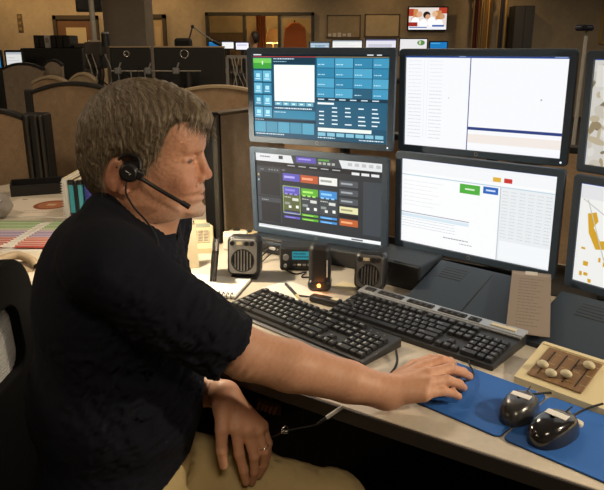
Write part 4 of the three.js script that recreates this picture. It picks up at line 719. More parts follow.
// ---------------------------------------------------------------- left end of the desk: notebooks, index, tray
{
  const bx = [[64.5, 71, mats.white, 'white spiral notebook standing at the end of the row', 222, 179], [71, 76.5, std(.06, .38, .5, .5), 'cyan folder next to the white spiral notebook', 219, 180], [76.5, 80, mats.black, 'black folder squeezed between the cyan folders', 217, 181], [80, 85, std(.09, .42, .52, .5), 'cyan folder with a black band beside the blue binder', 215, 180], [86, 99, std(.05, .06, .34, .5), 'blue binder behind the man\'s shoulder', 213, 177]];
  bx.forEach(([p0, p1, m, lab, pb, pt], i) => {
    const A = onH(p0, 218, HD), Bx = onH(p1, 218, HD), w = A.distanceTo(Bx) * .86, d = -A.z, h = P(p0, pt, d).y - HD, o = thing('standing_notebook', lab, 'notebook', V((A.x + Bx.x) / 2, HD, A.z - .1), 0, 'notebooks standing on the desk');
    mesh('cover', rbox(w, h, .2, .004, 0, h / 2, 0), m, o); mesh('pages', box(w * .7, h - .012, .194, 0, h / 2 + .008, -.002), mats.cream, o);
    if (i === 0) for (let k = 0; k < 14; k++) mesh('spiral_loop', ring(.007, .0014, -w / 2 + .004, .012 + k * (h - .024) / 13, .1, Math.PI / 2, 0, 0, 12), std(.8, .8, .8, .3), o);
    if (i === 1 || i === 3) for (const yy of [.93, .08]) mesh('black_band', rbox(w + .002, h * .14, .202, .004, 0, h * yy, 0), mats.black, o);
  });
  // black tray at the rear of that desk
  const a = onH(12, 197, HD), b = onH(66, 193, HD), t = thing('letter_tray', 'low black letter tray along the foot of the partition', 'tray', a.clone().add(b).multiplyScalar(.5), Math.atan2(-(b.z - a.z), b.x - a.x)), L = a.distanceTo(b);
  mesh('base', box(L, .006, .12, 0, .003, -.06), mats.black, t); mesh('front_wall', rbox(L, .05, .008, .002, 0, .025, 0), mats.black, t); mesh('rear_wall', rbox(L, .06, .008, .002, 0, .03, -.12), mats.black, t); for (const s of [-1, 1]) mesh('side_wall', box(.008, .055, .12, s * L / 2, .0275, -.06), mats.black, t);
  // chart with a brown oval
  const A = onH(10, 225, HD), B = onH(69, 213, HD), C = onH(17, 199, HD);
  const tex = canvas(256, 180, c => { c.fillStyle = '#d8cdbd'; c.fillRect(0, 0, 256, 180); c.fillStyle = '#8a4a30'; c.beginPath(); c.ellipse(142, 72, 52, 46, 0, 0, 7); c.fill(); c.fillStyle = '#a86a48'; c.beginPath(); c.ellipse(142, 72, 40, 34, 0, 0, 7); c.fill(); c.fillStyle = '#c9a88c'; c.fillRect(128, 62, 26, 18); c.fillStyle = '#7a5a48'; c.fillRect(18, 12, 16, 8); txt(c, 90, 128, 120, 4, '#a8998a'); txt(c, 90, 142, 90, 4, '#a8998a'); });
  const ch = thing('chart_sheet', 'white chart with a brown oval emblem lying before the tray', 'chart', D(-2.41, HD, -1.69), -YAW + .55); mesh('card', box(.36, .004, .34, 0, .002, 0), mats.paper, ch); const pr = face(.36, .34, 0, .0046, 0, -Math.PI / 2); mesh('print', pr, printMat(tex), ch);
  // colour tabbed flip index
  const ix = thing('flip_index', 'flip index with two columns of green, violet and red tabbed cards', 'card index', D(-2.06, HD, -1.37), -YAW + .55);
  mesh('backing', box(.5, .008, .36, 0, .004, 0), mats.white, ix);
  const cols = ['#8fae78', '#7d9c68', '#9a86a8', '#84749c', '#b06a5c', '#a84a40', '#8f9c88', '#b5a8a0'];
  for (let k = 0; k < 2; k++) for (let i = 0; i < 15; i++) { const f = new THREE.Color(cols[Math.min(7, Math.floor([6, 0, 1, 0, 1, 0, 7, 2, 3, 2, 3, 4, 5, 4, 5][i]))]); const m = std(f.r, f.g, f.b, .7), z = -.165 + i * .0225; const q = mesh('card', box(.215, .002, .05, (k ? .125 : -.125), .0105 + .0004 * i, z, .05), m, ix); mesh('tab', [box(.028, .0022, .012, (k ? .01 : -.01) + (k ? .0 : 0), .0122 + .0004 * i, z + .02, .05), box(.2, .0006, .0025, (k ? .125 : -.125), .0125 + .0004 * i, z + .008, .05)], mats.paper, q); }
  const lp = thing('cloth_bundle', 'grey crumpled cloth bundle at the outer desk end', 'cloth', onH(-5, 217, HD), .3);
  const s = new THREE.SphereGeometry(.068, 28, 20), pp = s.attributes.position; for (let i = 0; i < pp.count; i++) { const v = V(pp.getX(i), pp.getY(i), pp.getZ(i)), n = 1 + .12 * Math.sin(v.x * 60 + v.y * 35) * Math.sin(v.z * 50) + .07 * Math.sin(v.y * 90 + v.x * 40); pp.setXYZ(i, v.x * n, Math.max(-.045, v.y * .8 * n), v.z * n); } s.computeVertexNormals(); s.translate(0, .045, 0); mesh('cloth', norm(s), std(.3, .28, .26, .9), lp);
  const fold = tube([[-.045, .075, .035], [0, .09, .04], [.038, .068, .05]], .01, 14, 8); mesh('fold', fold, std(.34, .32, .3, .9), lp);
  const tp = onH(14, 268, HD), tt = thing('tan_tray', 'tan curved tray corner beyond the chair back', 'tray', tp, .6); mesh('rim', tube([[-.09, .02, .03], [-.03, .028, -.02], [.02, .03, -.03], [.05, .02, .02], [.055, .012, .07]], .014, 24, 8), std(.34, .26, .17, .6), tt); mesh('floor', box(.12, .008, .1, -.02, .004, .02), std(.3, .23, .15, .7), tt);
}
// ---------------------------------------------------------------- task lamps
function taskLamp(label, base, head, aim, I) {
  const o = thing('task_lamp', label, 'lamp', base); const h = head.clone().sub(base), am = aim.clone().sub(base).sub(h).normalize();
  mesh('base', cyl(.07, .075, .018, 0, .009, 0), mats.black, o); const el = V(h.x * .25 - .03, h.y * .75, h.z * .25 + .02);
  mesh('lower_arm', rod([0, .015, 0], el, .008), mats.dark, o); const back = h.clone().addScaledVector(am, -.055); mesh('upper_arm', rod(el, back, .008), mats.dark, o); mesh('joint', sph(.014, el.x, el.y, el.z), mats.black, o);
  const sh = lathe([[.018, .07], [.03, .062], [.05, .03], [.072, -.02], [.075, -.025], [.07, -.022], [.047, .028], [.026, .056], [.0, .062]], 26); sh.applyQuaternion(new THREE.Quaternion().setFromUnitVectors(V(0, -1, 0), am)); sh.translate(h.x, h.y, h.z);
  mesh('lamp_shade', sh, std(.5, .48, .42, .5, { side: THREE.DoubleSide }), o);
  const b = h.clone().addScaledVector(am, .0); mesh('bulb', sph(.022, b.x, b.y, b.z), glow(LAMPCOL.r, LAMPCOL.g, LAMPCOL.b, 4), o);
  const l = new THREE.PointLight(LAMPCOL, I); l.position.copy(b); l.castShadow = true; l.shadow.radius = 1.1; o.add(l);
}
taskLamp('task lamp on the desk hidden behind the man\'s head', D(-1.53, HD, -1.44), D(-1.37, 1.19, -1.33), D(-1.26, HD, -1.42), LIGHT.taskLeft);
taskLamp('task lamp at the far end of the cream control box', D(.9, HD, -1.6), D(.75, 1.42, -1.35), D(-.25, HD + .2, -1.1), LIGHT.taskRight);
// ---------------------------------------------------------------- people: fields and surface nets
function nets(fn, lo, hi, cell, colorFn) {
  const nx = Math.ceil((hi[0] - lo[0]) / cell) + 1, ny = Math.ceil((hi[1] - lo[1]) / cell) + 1, nz = Math.ceil((hi[2] - lo[2]) / cell) + 1, F = new Float32Array(nx * ny * nz), id = new Int32Array(nx * ny * nz).fill(-1), pos = [], idx = [];
  for (let k = 0, q = 0; k < nz; k++) for (let j = 0; j < ny; j++) for (let i = 0; i < nx; i++, q++) F[q] = fn(lo[0] + i * cell, lo[1] + j * cell, lo[2] + k * cell);
  const off = []; for (let c = 0; c < 8; c++) off.push((c & 1) + ((c >> 1) & 1) * nx + ((c >> 2) & 1) * nx * ny);
  for (let k = 0; k < nz - 1; k++) for (let j = 0; j < ny - 1; j++) for (let i = 0; i < nx - 1; i++) {
    const b = i + j * nx + k * nx * ny; let n = 0, m = 0, sx = 0, sy = 0, sz = 0; for (let c = 0; c < 8; c++) if (F[b + off[c]] < 0) m |= 1 << c; if (m === 0 || m === 255) continue;
    for (let c = 0; c < 8; c++) for (let a = 0; a < 3; a++) { const e = c | (1 << a); if (e === c) continue; const f0 = F[b + off[c]], f1 = F[b + off[e]]; if ((f0 < 0) === (f1 < 0)) continue; const t = f0 / (f0 - f1); sx += (c & 1) + (a === 0 ? t : 0); sy += ((c >> 1) & 1) + (a === 1 ? t : 0); sz += ((c >> 2) & 1) + (a === 2 ? t : 0); n++; }
    id[b] = pos.length / 3; pos.push(lo[0] + (i + sx / n) * cell, lo[1] + (j + sy / n) * cell, lo[2] + (k + sz / n) * cell);
  }
  const st = [1, nx, nx * ny];
  for (let k = 1; k < nz - 1; k++) for (let j = 1; j < ny - 1; j++) for (let i = 1; i < nx - 1; i++) {
    const b = i + j * nx + k * nx * ny; for (let a = 0; a < 3; a++) { const s0 = F[b] < 0, s1 = F[b + st[a]] < 0; if (s0 === s1) continue; const u = st[(a + 1) % 3], v = st[(a + 2) % 3], A = id[b - u - v], B = id[b - v], C = id[b], E = id[b - u]; if (A < 0 || B < 0 || C < 0 || E < 0) continue; if (s0) idx.push(A, B, C, A, C, E); else idx.push(A, C, B, A, E, C); }
  }
  const nrm = new Float32Array(pos.length), h = cell * .6; let g = new THREE.BufferGeometry(), col = colorFn ? new Float32Array(pos.length) : null;
  for (let i = 0; i < pos.length; i += 3) { const [x, y, z] = [pos[i], pos[i + 1], pos[i + 2]], a = fn(x + h, y, z) - fn(x - h, y, z), b = fn(x, y + h, z) - fn(x, y - h, z), c = fn(x, y, z + h) - fn(x, y, z - h), l = Math.hypot(a, b, c) || 1; nrm[i] = a / l; nrm[i + 1] = b / l; nrm[i + 2] = c / l; if (col) { const q = colorFn(x, y, z, a / l, b / l, c / l); col[i] = q[0]; col[i + 1] = q[1]; col[i + 2] = q[2]; } }
  g.setAttribute('position', new THREE.Float32BufferAttribute(pos, 3)); g.setAttribute('normal', new THREE.BufferAttribute(nrm, 3)); if (col) g.setAttribute('color', new THREE.BufferAttribute(col, 3)); g.setIndex(idx);
  return boxUV(g);
}
const smin = (a, b, k) => { const h = Math.max(k - Math.abs(a - b), 0) / k; return Math.min(a, b) - h * h * k * .25; };
const smax = (a, b, k) => -smin(-a, -b, k);
function cap(A, B, ra, rb) { const bx = B.x - A.x, by = B.y - A.y, bz = B.z - A.z, L = bx * bx + by * by + bz * bz; return (x, y, z) => { const px = x - A.x, py = y - A.y, pz = z - A.z; let t = (px * bx + py * by + pz * bz) / L; t = t < 0 ? 0 : t > 1 ? 1 : t; return Math.hypot(px - bx * t, py - by * t, pz - bz * t) - (ra + (rb - ra) * t); }; }
function ell(C, rx, ry, rz, tilt = 0) { const c = Math.cos(tilt), s = Math.sin(tilt), m = Math.min(rx, ry, rz); return (x, y, z) => { const dx = x - C.x, dy = y - C.y, a = (dx * c + dy * s) / rx, b = (-dx * s + dy * c) / ry, q = (z - C.z) / rz, k0 = Math.hypot(a, b, q), k1 = Math.hypot(a / rx, b / ry, q / rz); return k1 < 1e-9 ? -m : k0 * (k0 - 1) / k1; }; }
function blend(list, k) { return (x, y, z) => { let d = list[0](x, y, z); for (let i = 1; i < list.length; i++) d = smin(d, list[i](x, y, z), k); return d; }; }
function chain(pts, rs) { const l = []; for (let i = 0; i + 1 < pts.length; i++) l.push(cap(pts[i], pts[i + 1], rs[i], rs[i + 1])); return l; }
function polyField(pts, step = .0015, pad = .06) {                     // signed distance to a closed outline (positive inside), on a lattice
  let x0 = 1e9, y0 = 1e9, x1 = -1e9, y1 = -1e9; for (const p of pts) { x0 = Math.min(x0, p.x); x1 = Math.max(x1, p.x); y0 = Math.min(y0, p.y); y1 = Math.max(y1, p.y); } x0 -= pad; y0 -= pad; x1 += pad; y1 += pad;
  const nx = Math.ceil((x1 - x0) / step) + 2, ny = Math.ceil((y1 - y0) / step) + 2, G = new Float32Array(nx * ny), n = pts.length;
  for (let j = 0; j < ny; j++) for (let i = 0; i < nx; i++) { const x = x0 + i * step, y = y0 + j * step; let d = 1e9, inn = false; for (let a = 0, b = n - 1; a < n; b = a++) { const A = pts[a], B = pts[b], ex = B.x - A.x, ey = B.y - A.y, wx_ = x - A.x, wy_ = y - A.y; let t = (wx_ * ex + wy_ * ey) / (ex * ex + ey * ey + 1e-12); t = t < 0 ? 0 : t > 1 ? 1 : t; d = Math.min(d, Math.hypot(wx_ - ex * t, wy_ - ey * t)); if ((A.y > y) !== (B.y > y) && x < (B.x - A.x) * (y - A.y) / (B.y - A.y) + A.x) inn = !inn; } G[j * nx + i] = inn ? d : -d; }
  return (x, y) => { let u = (x - x0) / step, v = (y - y0) / step; u = u < 0 ? 0 : u > nx - 1.001 ? nx - 1.001 : u; v = v < 0 ? 0 : v > ny - 1.001 ? ny - 1.001 : v; const i = u | 0, j = v | 0, f = u - i, g = v - j, k = j * nx + i; return (G[k] * (1 - f) + G[k + 1] * f) * (1 - g) + (G[k + nx] * (1 - f) + G[k + nx + 1] * f) * g; };
}
const smooth = (pts, n = 3) => new THREE.CatmullRomCurve3(pts.map(p => V(p.x, p.y, 0)), true, 'centripetal').getPoints(pts.length * n);
const N3 = (x, y, z, s) => vnoise(x * s + z * .37 * s, y * s + z * .61 * s, 32, L32) - .5;
const lerp3 = (a, b, t) => { t = t < 0 ? 0 : t > 1 ? 1 : t; return [a[0] + (b[0] - a[0]) * t, a[1] + (b[1] - a[1]) * t, a[2] + (b[2] - a[2]) * t]; };

// ---------------------------------------------------------------- the man at the desk
{
  const base = V(-.36, 0, -1.17), man = thing('person', 'man in a navy polo and khaki trousers wearing a headset, seated at the desk', 'person', base);
  const put = (name, g, m) => { g.translate(-base.x, -base.y, -base.z); return mesh(name, g, m, man); };
  const DH = 1.18, H = (px, py, d = DH) => P(px, py, d), ZC = -DH;
  // --- head
  const face2 = [[203, 118], [206, 130], [206, 139], [204.5, 146], [201, 151], [198.5, 157], [198.5, 164], [199.5, 172], [200.5, 180], [203, 185], [204.8, 189], [203, 191.5], [202, 193], [203.2, 195.5], [203.4, 198.5], [200.6, 202], [202.2, 206], [202.5, 211], [199.5, 216], [193, 219], [182, 221.5], [170, 222], [150, 222], [122, 216], [100, 198], [92, 184], [87, 166], [86, 146], [88, 126], [95, 108], [106, 96], [122, 88], [142, 85.5], [162, 88], [182, 96.5], [196, 107]].map(p => H(...p));
  const Dface = polyField(smooth(face2, 2), .0012);
  const yT = H(140, 80).y, yC = H(195, 218).y, xE = H(128, 168).x, xN = H(203, 168).x;
  const tab = [[-.3, .05], [0, .043], [.12, .053], [.25, .061], [.4, .067], [.55, .0715], [.7, .0745], [.85, .075], [1.1, .073]];
  const Wd = v => { for (let i = 0; i + 1 < tab.length; i++) if (v < tab[i + 1][0]) { const t = (v - tab[i][0]) / (tab[i + 1][0] - tab[i][0]); return tab[i][1] + (tab[i + 1][1] - tab[i][1]) * Math.max(0, t); } return .073; };
  const side = q => V(q.x, q.y, ZC), off = (px, py, z) => { const q = H(px, py); return V(q.x, q.y, z); };                // features at |z| from the middle plane
  const nose = blend([cap(off(198.8, 151, 0), off(205.2, 171, 0), .0068, .009), ell(off(206.8, 174.8, 0), .0098, .0088, .0102), ell(off(201.5, 177.5, .0125), .0085, .0072, .0062), cap(off(197, 152, 0), off(199, 160, 0), .008, .0065)], .008);
  const eyeC = off(188, 158, .031), brow = cap(off(199.5, 147, .012), off(190, 145, .047), .0075, .007), lidU = cap(off(194.6, 156, .018), off(188.2, 155.8, .047), .0045, .004), bag = cap(off(194.4, 164, .02), off(187.4, 164, .045), .0042, .004);
  const cheek = ell(off(185, 176, .04), .02, .022, .02), jaw = ell(off(168, 207, .046), .03, .018, .014), lipU = cap(off(202.2, 189.8, 0), off(196, 193, .022), .0042, .0025), lipL = cap(off(201.4, 196.8, 0), off(195.5, 194.6, .02), .0044, .0025), chin = ell(off(197.5, 210, 0), .012, .012, .018);
  const fold = cap(off(199.5, 177, .021), off(190.5, 196, .034), .0022, .0022), mouthCut = cap(off(204, 193.2, 0), off(194.5, 194, .026), .0005, .0004), socket = ell(off(197.4, 157.2, .03), .011, .0095, .016), earIn = ell(off(127.5, 164, .088), .0085, .018, .007, -.2), ear = ell(off(127, 167, .0785), .0165, .031, .0085, -.22), earLobe = ell(off(133.5, 183, .074), .008, .008, .006);
  const neck = blend([cap(side(H(133, 240)), side(H(141, 186)), .064, .058), cap(side(H(146, 238)), side(H(158, 206)), .05, .046)], .02);
  function headField(x, y, z) {
    const a = Math.abs(z - ZC), v = (y - yC) / (yT - yC), d2 = Dface(x, y), R = .062; let e = 1 - d2 / R; if (e < 0) e = 0; let f = (Math.hypot(e, a / Wd(v)) - 1) * .045;
    f = smin(f, nose(x, y, a), .007); f = smin(f, brow(x, y, a), .008); f = smin(f, cheek(x, y, a), .016); f = smin(f, jaw(x, y, a), .018); f = smin(f, chin(x, y, a), .01);
    f = smax(f, -socket(x, y, a), .007); f = smin(f, Math.hypot(x - eyeC.x, y - eyeC.y, a - eyeC.z) - .0118, .002); f = smin(f, lidU(x, y, a), .004); f = smin(f, bag(x, y, a), .005);
    f = smin(f, lipU(x, y, a), .004); f = smin(f, lipL(x, y, a), .004); f = smax(f, -mouthCut(x, y, a), .002); f = smax(f, -fold(x, y, a), .005);
    let er = smax(ear(x, y, a), -earIn(x, y, a), .004); er = smin(er, earLobe(x, y, a), .006); f = smin(f, er, .005);
    f = smin(f, neck(x, y, z), .022);
    return f + .0006 * N3(x, y, z, 9) ;
  }
  // --- limbs
  const S = P(110, 268, 1.005), E = P(246, 354, 1.045), Wr = onH(386, 392, .772), S2 = V(S.x, S.y, -1.35), E2 = P(158, 374, 1.42), Wr2 = P(225, 396, 1.2);
  const mid = (a, b, t) => a.clone().lerp(b, t);
  const armR = blend([...chain([S, mid(S, E, .5), E], [.06, .052, .045]), ...chain([E, mid(E, Wr, .3), mid(E, Wr, .72), Wr], [.045, .0455, .0375, .0315])], .012);
  const armL = blend([...chain([S2, mid(S2, E2, .5), E2], [.056, .05, .042]), ...chain([E2, mid(E2, Wr2, .3), mid(E2, Wr2, .72), Wr2], [.043, .044, .036, .0285])], .012);
  const h3 = (l) => l.map(([a, b, h]) => onH(a, b, h));
  const fR = [
    [h3([[424, 367, .79], [441, 360.5, .797], [450, 362, .786], [453, 365, .775]]), [.0125, .0105, .0092, .008]],
    [h3([[427, 375, .797], [450, 368.5, .797], [463, 372.5, .779], [469.5, 376.5, .764]]), [.012, .0105, .0092, .008]],
    [h3([[427, 384, .791], [447, 380, .79], [459, 384, .772], [463.5, 387.5, .757]]), [.0115, .01, .0088, .0078]],
    [h3([[424, 394, .779], [441, 391, .777], [453, 393.5, .762], [458.5, 396.5, .752]]), [.011, .009, .008, .0072]],
    [h3([[398, 378, .767], [414, 366, .766], [430, 359.5, .76], [440, 358.5, .753]]), [.016, .013, .0105, .009]],
  ];
  const palmR = blend([cap(Wr, fR[0][0][0], .027, .014), cap(Wr, fR[1][0][0], .027, .015), cap(Wr, fR[2][0][0], .027, .015), cap(Wr, fR[3][0][0], .0275, .0145), cap(onH(402, 391, .768), onH(420, 392, .768), .02, .017)], .01);
  const fingR = fR.map(([p, r]) => blend(chain(p, r), .005));
  const handR = (x, y, z) => { let f = palmR(x, y, z); for (let i = 0; i < 5; i++) f = smin(f, fingR[i](x, y, z), i === 4 ? .012 : .005); for (let i = 1; i < 4; i++) { const p = fR[i][0][0]; f -= .0012 * Math.exp(-((x - p.x) ** 2 + (y - p.y - .008) ** 2 + (z - p.z) ** 2) / .00012); } return f; };
  const p3 = (l) => l.map(([a, b, d]) => P(a, b, d));
  const fL = [
    [p3([[236, 428, 1.155], [239, 453, 1.145], [243.5, 470, 1.145], [246, 482, 1.15]]), [.0125, .0105, .0094, .0082]],
    [p3([[247, 430, 1.16], [254, 456, 1.155], [254.5, 471, 1.16], [252, 482, 1.17]]), [.0125, .0105, .0094, .0082]],
    [p3([[257, 430, 1.17], [264.5, 451, 1.165], [264, 464, 1.172], [259, 475, 1.18]]), [.012, .0102, .0092, .008]],
    [p3([[262, 426, 1.187], [268, 443, 1.19], [267, 457, 1.2], [263, 466, 1.205]]), [.011, .0092, .0082, .0072]],
    [p3([[222, 408, 1.17], [221.5, 430, 1.14], [221.5, 450, 1.13], [223.5, 465, 1.135]]), [.017, .013, .0112, .0092]],
  ];
  const palmL = blend([cap(Wr2, fL[0][0][0], .025, .0145), cap(Wr2, fL[1][0][0], .026, .015), cap(Wr2, fL[2][0][0], .025, .0145), cap(Wr2, fL[3][0][0], .023, .0135), cap(Wr2, fL[4][0][0], .022, .017)], .014);
  const fingL = fL.map(([p, r]) => blend(chain(p, r), .005));
  const handL = (x, y, z) => { let f = palmL(x, y, z); for (let i = 0; i < 5; i++) f = smin(f, fingL[i](x, y, z), i === 4 ? .012 : .005); return f; };
  // --- torso
  const tors = (g) => blend([ell(V(-.362, .9, ZC), .143 + g, .19 + g, .175 + g), ell(V(-.375, .715, ZC), .165 + g, .18 + g, .18 + g), ell(V(-.385, .55, ZC), .15 + g, .13 + g, .18 + g), ell(V(-.375, .985, ZC), .09 + g, .1 + g, .14 + g), cap(V(S.x + .008, S.y - .012, -1.045), V(S.x + .008, S.y - .012, -1.315), .055 + g, .055 + g), cap(V(-.352, 1.105, -1.13), V(-.35, 1.055, -1.04), .03 + g, .05 + g), cap(V(-.352, 1.105, -1.23), V(-.35, 1.055, -1.32), .028 + g, .04 + g)], .04);
  const inner = tors(-.012), outer = tors(.008);
  // --- skin colour: where blood, stubble and lips tint it
  const mouthP = off(200, 193, 0);
  function skinCol(x, y, z) {
    const a = Math.abs(z - ZC), n = N3(x, y, z, 14), n2 = N3(x, y, z, 40); let c = [.6 + .08 * n, .305 + .07 * n, .19 + .06 * n];
    const q = (p, r) => Math.exp(-((x - p.x) ** 2 + (y - p.y) ** 2 + (a - p.z) ** 2) / (r * r));
    if (y > 1.08 && x < -.1) {
      c = lerp3(c, [.58, .23, .15], .55 * q(off(186, 176, .045), .022) + .5 * q(off(208, 175, 0), .014) + .6 * q(off(127, 170, .08), .03));
      c = lerp3(c, [.47, .2, .15], .75 * (lipU(x, y, a) < .0012 || lipL(x, y, a) < .0014 ? 1 : 0));
      const st = Math.max(q(off(199, 210, .01), .026), .8 * q(off(201, 186, .008), .011), .5 * q(off(178, 213, .04), .028)); c = lerp3(c, [.58, .5, .42], Math.min(.75, st * (.62 + 1.1 * n2)));
      if (brow(x, y, a) < .0016) c = lerp3(c, [.33, .25, .17], .5 + 1.2 * n2);
      if (Math.hypot(x - eyeC.x, y - eyeC.y, a - eyeC.z) < .0128 && x > eyeC.x + .006) { const hh = Math.abs(y - eyeC.y + .0002); c = hh < .0019 ? [.1, .075, .06] : hh < .0032 ? [.25, .12, .085] : c; }
      if (mouthCut(x, y, a) < .0014) c = [.3, .13, .1];
    } else c = lerp3(c, [.6, .34, .22], .4 + .8 * n2);
    return c;
  }
  const bodyField = (x, y, z) => { let f = inner(x, y, z); f = smin(f, armR(x, y, z), .02); f = smin(f, armL(x, y, z), .02); return smin(f, neck(x, y, z), .03); };
  const withHandR = (x, y, z) => smin(armR(x, y, z), handR(x, y, z), .012), withHandL = (x, y, z) => smin(armL(x, y, z), handL(x, y, z), .012);
  const hLo = H(84, 232), hHi = H(220, 74);
  const bb = (pts, m) => { const lo = [1e9, 1e9, 1e9], hi = [-1e9, -1e9, -1e9]; for (const p of pts) ['x', 'y', 'z'].forEach((k, i) => { lo[i] = Math.min(lo[i], p[k] - m); hi[i] = Math.max(hi[i], p[k] + m); }); return [lo, hi]; };
  const creases = (x, y, z) => { const t = ((x - E.x) * .8 + (y - E.y) * -.45); return (x > E.x - .06 && x < E.x + .07) ? .0012 * Math.sin(t * 420) * Math.exp(-((x - E.x + .01) ** 2 + (y - E.y + .02) ** 2) / .0009) : 0; };
  const gHead = nets(headField, [hLo.x, 1.085, ZC - .1], [hHi.x, hHi.y, ZC + .1], .0027, skinCol);
  const gHR = nets(withHandR, ...bb([Wr, ...fR.flatMap(f => f[0])], .033), .0026, skinCol), gHL = nets(withHandL, ...bb([Wr2, ...fL.flatMap(f => f[0])], .033), .0026, skinCol);
  const bR = bb([S, E, Wr], .02), bodyLo = [-.58, .45, -1.5], bodyHi = [P(224, 348, 1.035).x, 1.1, -.9], hl = bb([Wr2, ...fL.flatMap(f => f[0])], .028), inHL = (x, y, z) => x > hl[0][0] && x < hl[1][0] && y > hl[0][1] && y < hl[1][1] && z > hl[0][2] && z < hl[1][2];
  const gBody = nets((x, y, z) => inHL(x, y, z) ? .01 : bodyField(x, y, z), bodyLo, bodyHi, .009, skinCol);
  const gFore = nets((x, y, z) => armR(x, y, z) + creases(x, y, z) + .0006 * N3(x, y, z, 12), [mid(S, E, .55).x, Wr.y - .06, Wr.z - .08], [Wr.x - .03, E.y + .09, E.z + .09], .005, skinCol);
  const skin = phys(1, 1, 1, .5, { vertexColors: true, sheen: .1 });
  const all = [gHead, gHR, gHL, gBody, gFore].map(norm); put('body', mergeGeometries(all), skin);
  // --- eyes
  // --- hair
  const hairO = [[204, 104], [210, 113], [211.5, 122], [209, 127.5], [203, 127], [200, 140], [190, 165], [160, 195], [120, 205], [101, 199], [90, 186], [82, 168], [79, 150], [79.5, 130], [84, 113], [93, 98], [106, 87], [122, 80.5], [140, 78], [160, 80.5], [180, 88], [194, 96]].map(p => H(...p));
  const hairR = [[216, 108], [217, 127], [210.5, 131], [206, 124.5], [200, 119], [189, 118], [179.5, 124.5], [174, 134], [169, 145], [163, 154], [158.5, 163], [152.5, 172], [147.5, 168], [145, 157], [137, 151], [125, 151], [117, 157], [113, 168], [113.5, 182], [111, 191], [103, 199.5], [88, 201], [66, 182], [60, 140], [70, 95], [100, 68], [140, 64], [184, 72], [208, 92]].map(p => H(...p));
  const Dh = polyField(smooth(hairO, 2), .0015), Dr = polyField(smooth(hairR, 2), .0015);
  const xF = H(190, 120).x; const clump = (x, y, a) => .0009 * Math.sin((x * .97 + y * .25) * 520 + 7 * N3(x, y, a, 4)) + .0008 * N3(x, y, a, 12);
  const hairField = (x, y, z) => { const a = Math.abs(z - ZC), v = (y - yC) / (yT - yC); const dr = Dr(x, y); let t = dr / .02; t = t < 0 ? 0 : t > 1 ? 1 : t; let e = 1 - (Dh(x, y) - (x > xF ? 0 : (1 - t) * .003)) / .07; if (e < 0) e = 0; const f = (Math.hypot(e, a / (Wd(v) + .003 + .0075 * t)) - 1) * .05 + clump(x, y, a); return smax(f, -dr * .9 + .003 * N3(x, y, z, 25), .006); };
  const hairCol = (x, y, z) => { const n = N3(x, y, z, 30), c = lerp3([.115, .082, .048], [.5, .425, .31], .2 + .9 * n); return c; };
  const gHair = nets(hairField, [hLo.x - .012, H(100, 203).y, ZC - .1], [hHi.x, hHi.y + .008, ZC + .1], .003, hairCol);
  const strands = []; {
    const p = gHair.attributes.position, N = 17000, sp = [], si = [], sn = [], sc = []; let vb = 0; const sv = seedN; seedN = 4242; const xa = H(100, 100).x, xb = H(205, 100).x;
    const grad = (x, y, z) => { const h = .003; return V(hairField(x + h, y, z) - hairField(x - h, y, z), hairField(x, y + h, z) - hairField(x, y - h, z), hairField(x, y, z + h) - hairField(x, y, z - h)).normalize(); };
    for (let q = 0; q < N; q++) {
      const i = Math.floor(rnd() * p.count); const c = V(p.getX(i), p.getY(i), p.getZ(i)); if (c.z < ZC - .04) continue;
      const L = rr(.018, .042), seg = 5, w = rr(.0003, .00055), lift = rr(.0001, .0012), cc = hairCol(c.x, c.y, c.z), kk = rr(.65, 1.5), jx = rr(-.13, .13), jy = rr(-.1, .1), jz = rr(-.13, .13); let nv = grad(c.x, c.y, c.z); if (!(nv.length() > .5)) continue;
      for (let s = 0; s <= seg; s++) {
        const t = s / seg, ww = w * (1 - t * .75), top = Math.max(0, nv.y), u = (c.x - xa) / (xb - xa);
        const fl = V(-.12 + 1.25 * top * top + jx, -1 + .75 * top + jy, (c.z > ZC ? 1 : -1) * .55 * top + jz); if (u > .7) fl.x -= .45 * (1 - top); fl.addScaledVector(nv, -fl.dot(nv)).normalize();
        const sd = V().crossVectors(nv, fl).normalize(), r = lift * Math.sin(t * 2.8) + .0003, cx = c.x + nv.x * r, cy = c.y + nv.y * r, cz = c.z + nv.z * r;
        for (const [a, b] of [[-1, 0], [1, 0], [0, 1]]) { sp.push(cx + sd.x * a * ww + nv.x * b * ww, cy + sd.y * a * ww + nv.y * b * ww, cz + sd.z * a * ww + nv.z * b * ww); const m = V(sd.x * a * .6 + nv.x * .8, sd.y * a * .6 + nv.y * .8, sd.z * a * .6 + nv.z * .8).normalize(); sn.push(m.x, m.y, m.z); sc.push(cc[0] * kk, cc[1] * kk, cc[2] * kk); }
        c.addScaledVector(fl, L / seg); const f = Dr(c.x, c.y) < .003 ? 0 : hairField(c.x, c.y, c.z); const g2 = grad(c.x, c.y, c.z); if (f && g2.length() > .5) nv = g2; c.addScaledVector(nv, -Math.max(-.004, Math.min(.004, f)));
      }
      for (let s = 0; s < seg; s++) for (const [a, b] of [[0, 2], [2, 1], [1, 0]]) { const o = vb + s * 3; si.push(o + a, o + 3 + a, o + b, o + b, o + 3 + a, o + 3 + b); } vb += 3 * (seg + 1);
    }
    const g = new THREE.BufferGeometry(); g.setAttribute('position', new THREE.Float32BufferAttribute(sp, 3)); g.setAttribute('normal', new THREE.Float32BufferAttribute(sn, 3)); g.setAttribute('color', new THREE.Float32BufferAttribute(sc, 3)); g.setIndex(si); strands.push(boxUV(norm(g))); seedN = sv;
  }
  const hm = put('hair', mergeGeometries([norm(gHair), ...strands]), std(1, 1, 1, .5, { vertexColors: true })); hm.userData.label = 'short ash grey hair';
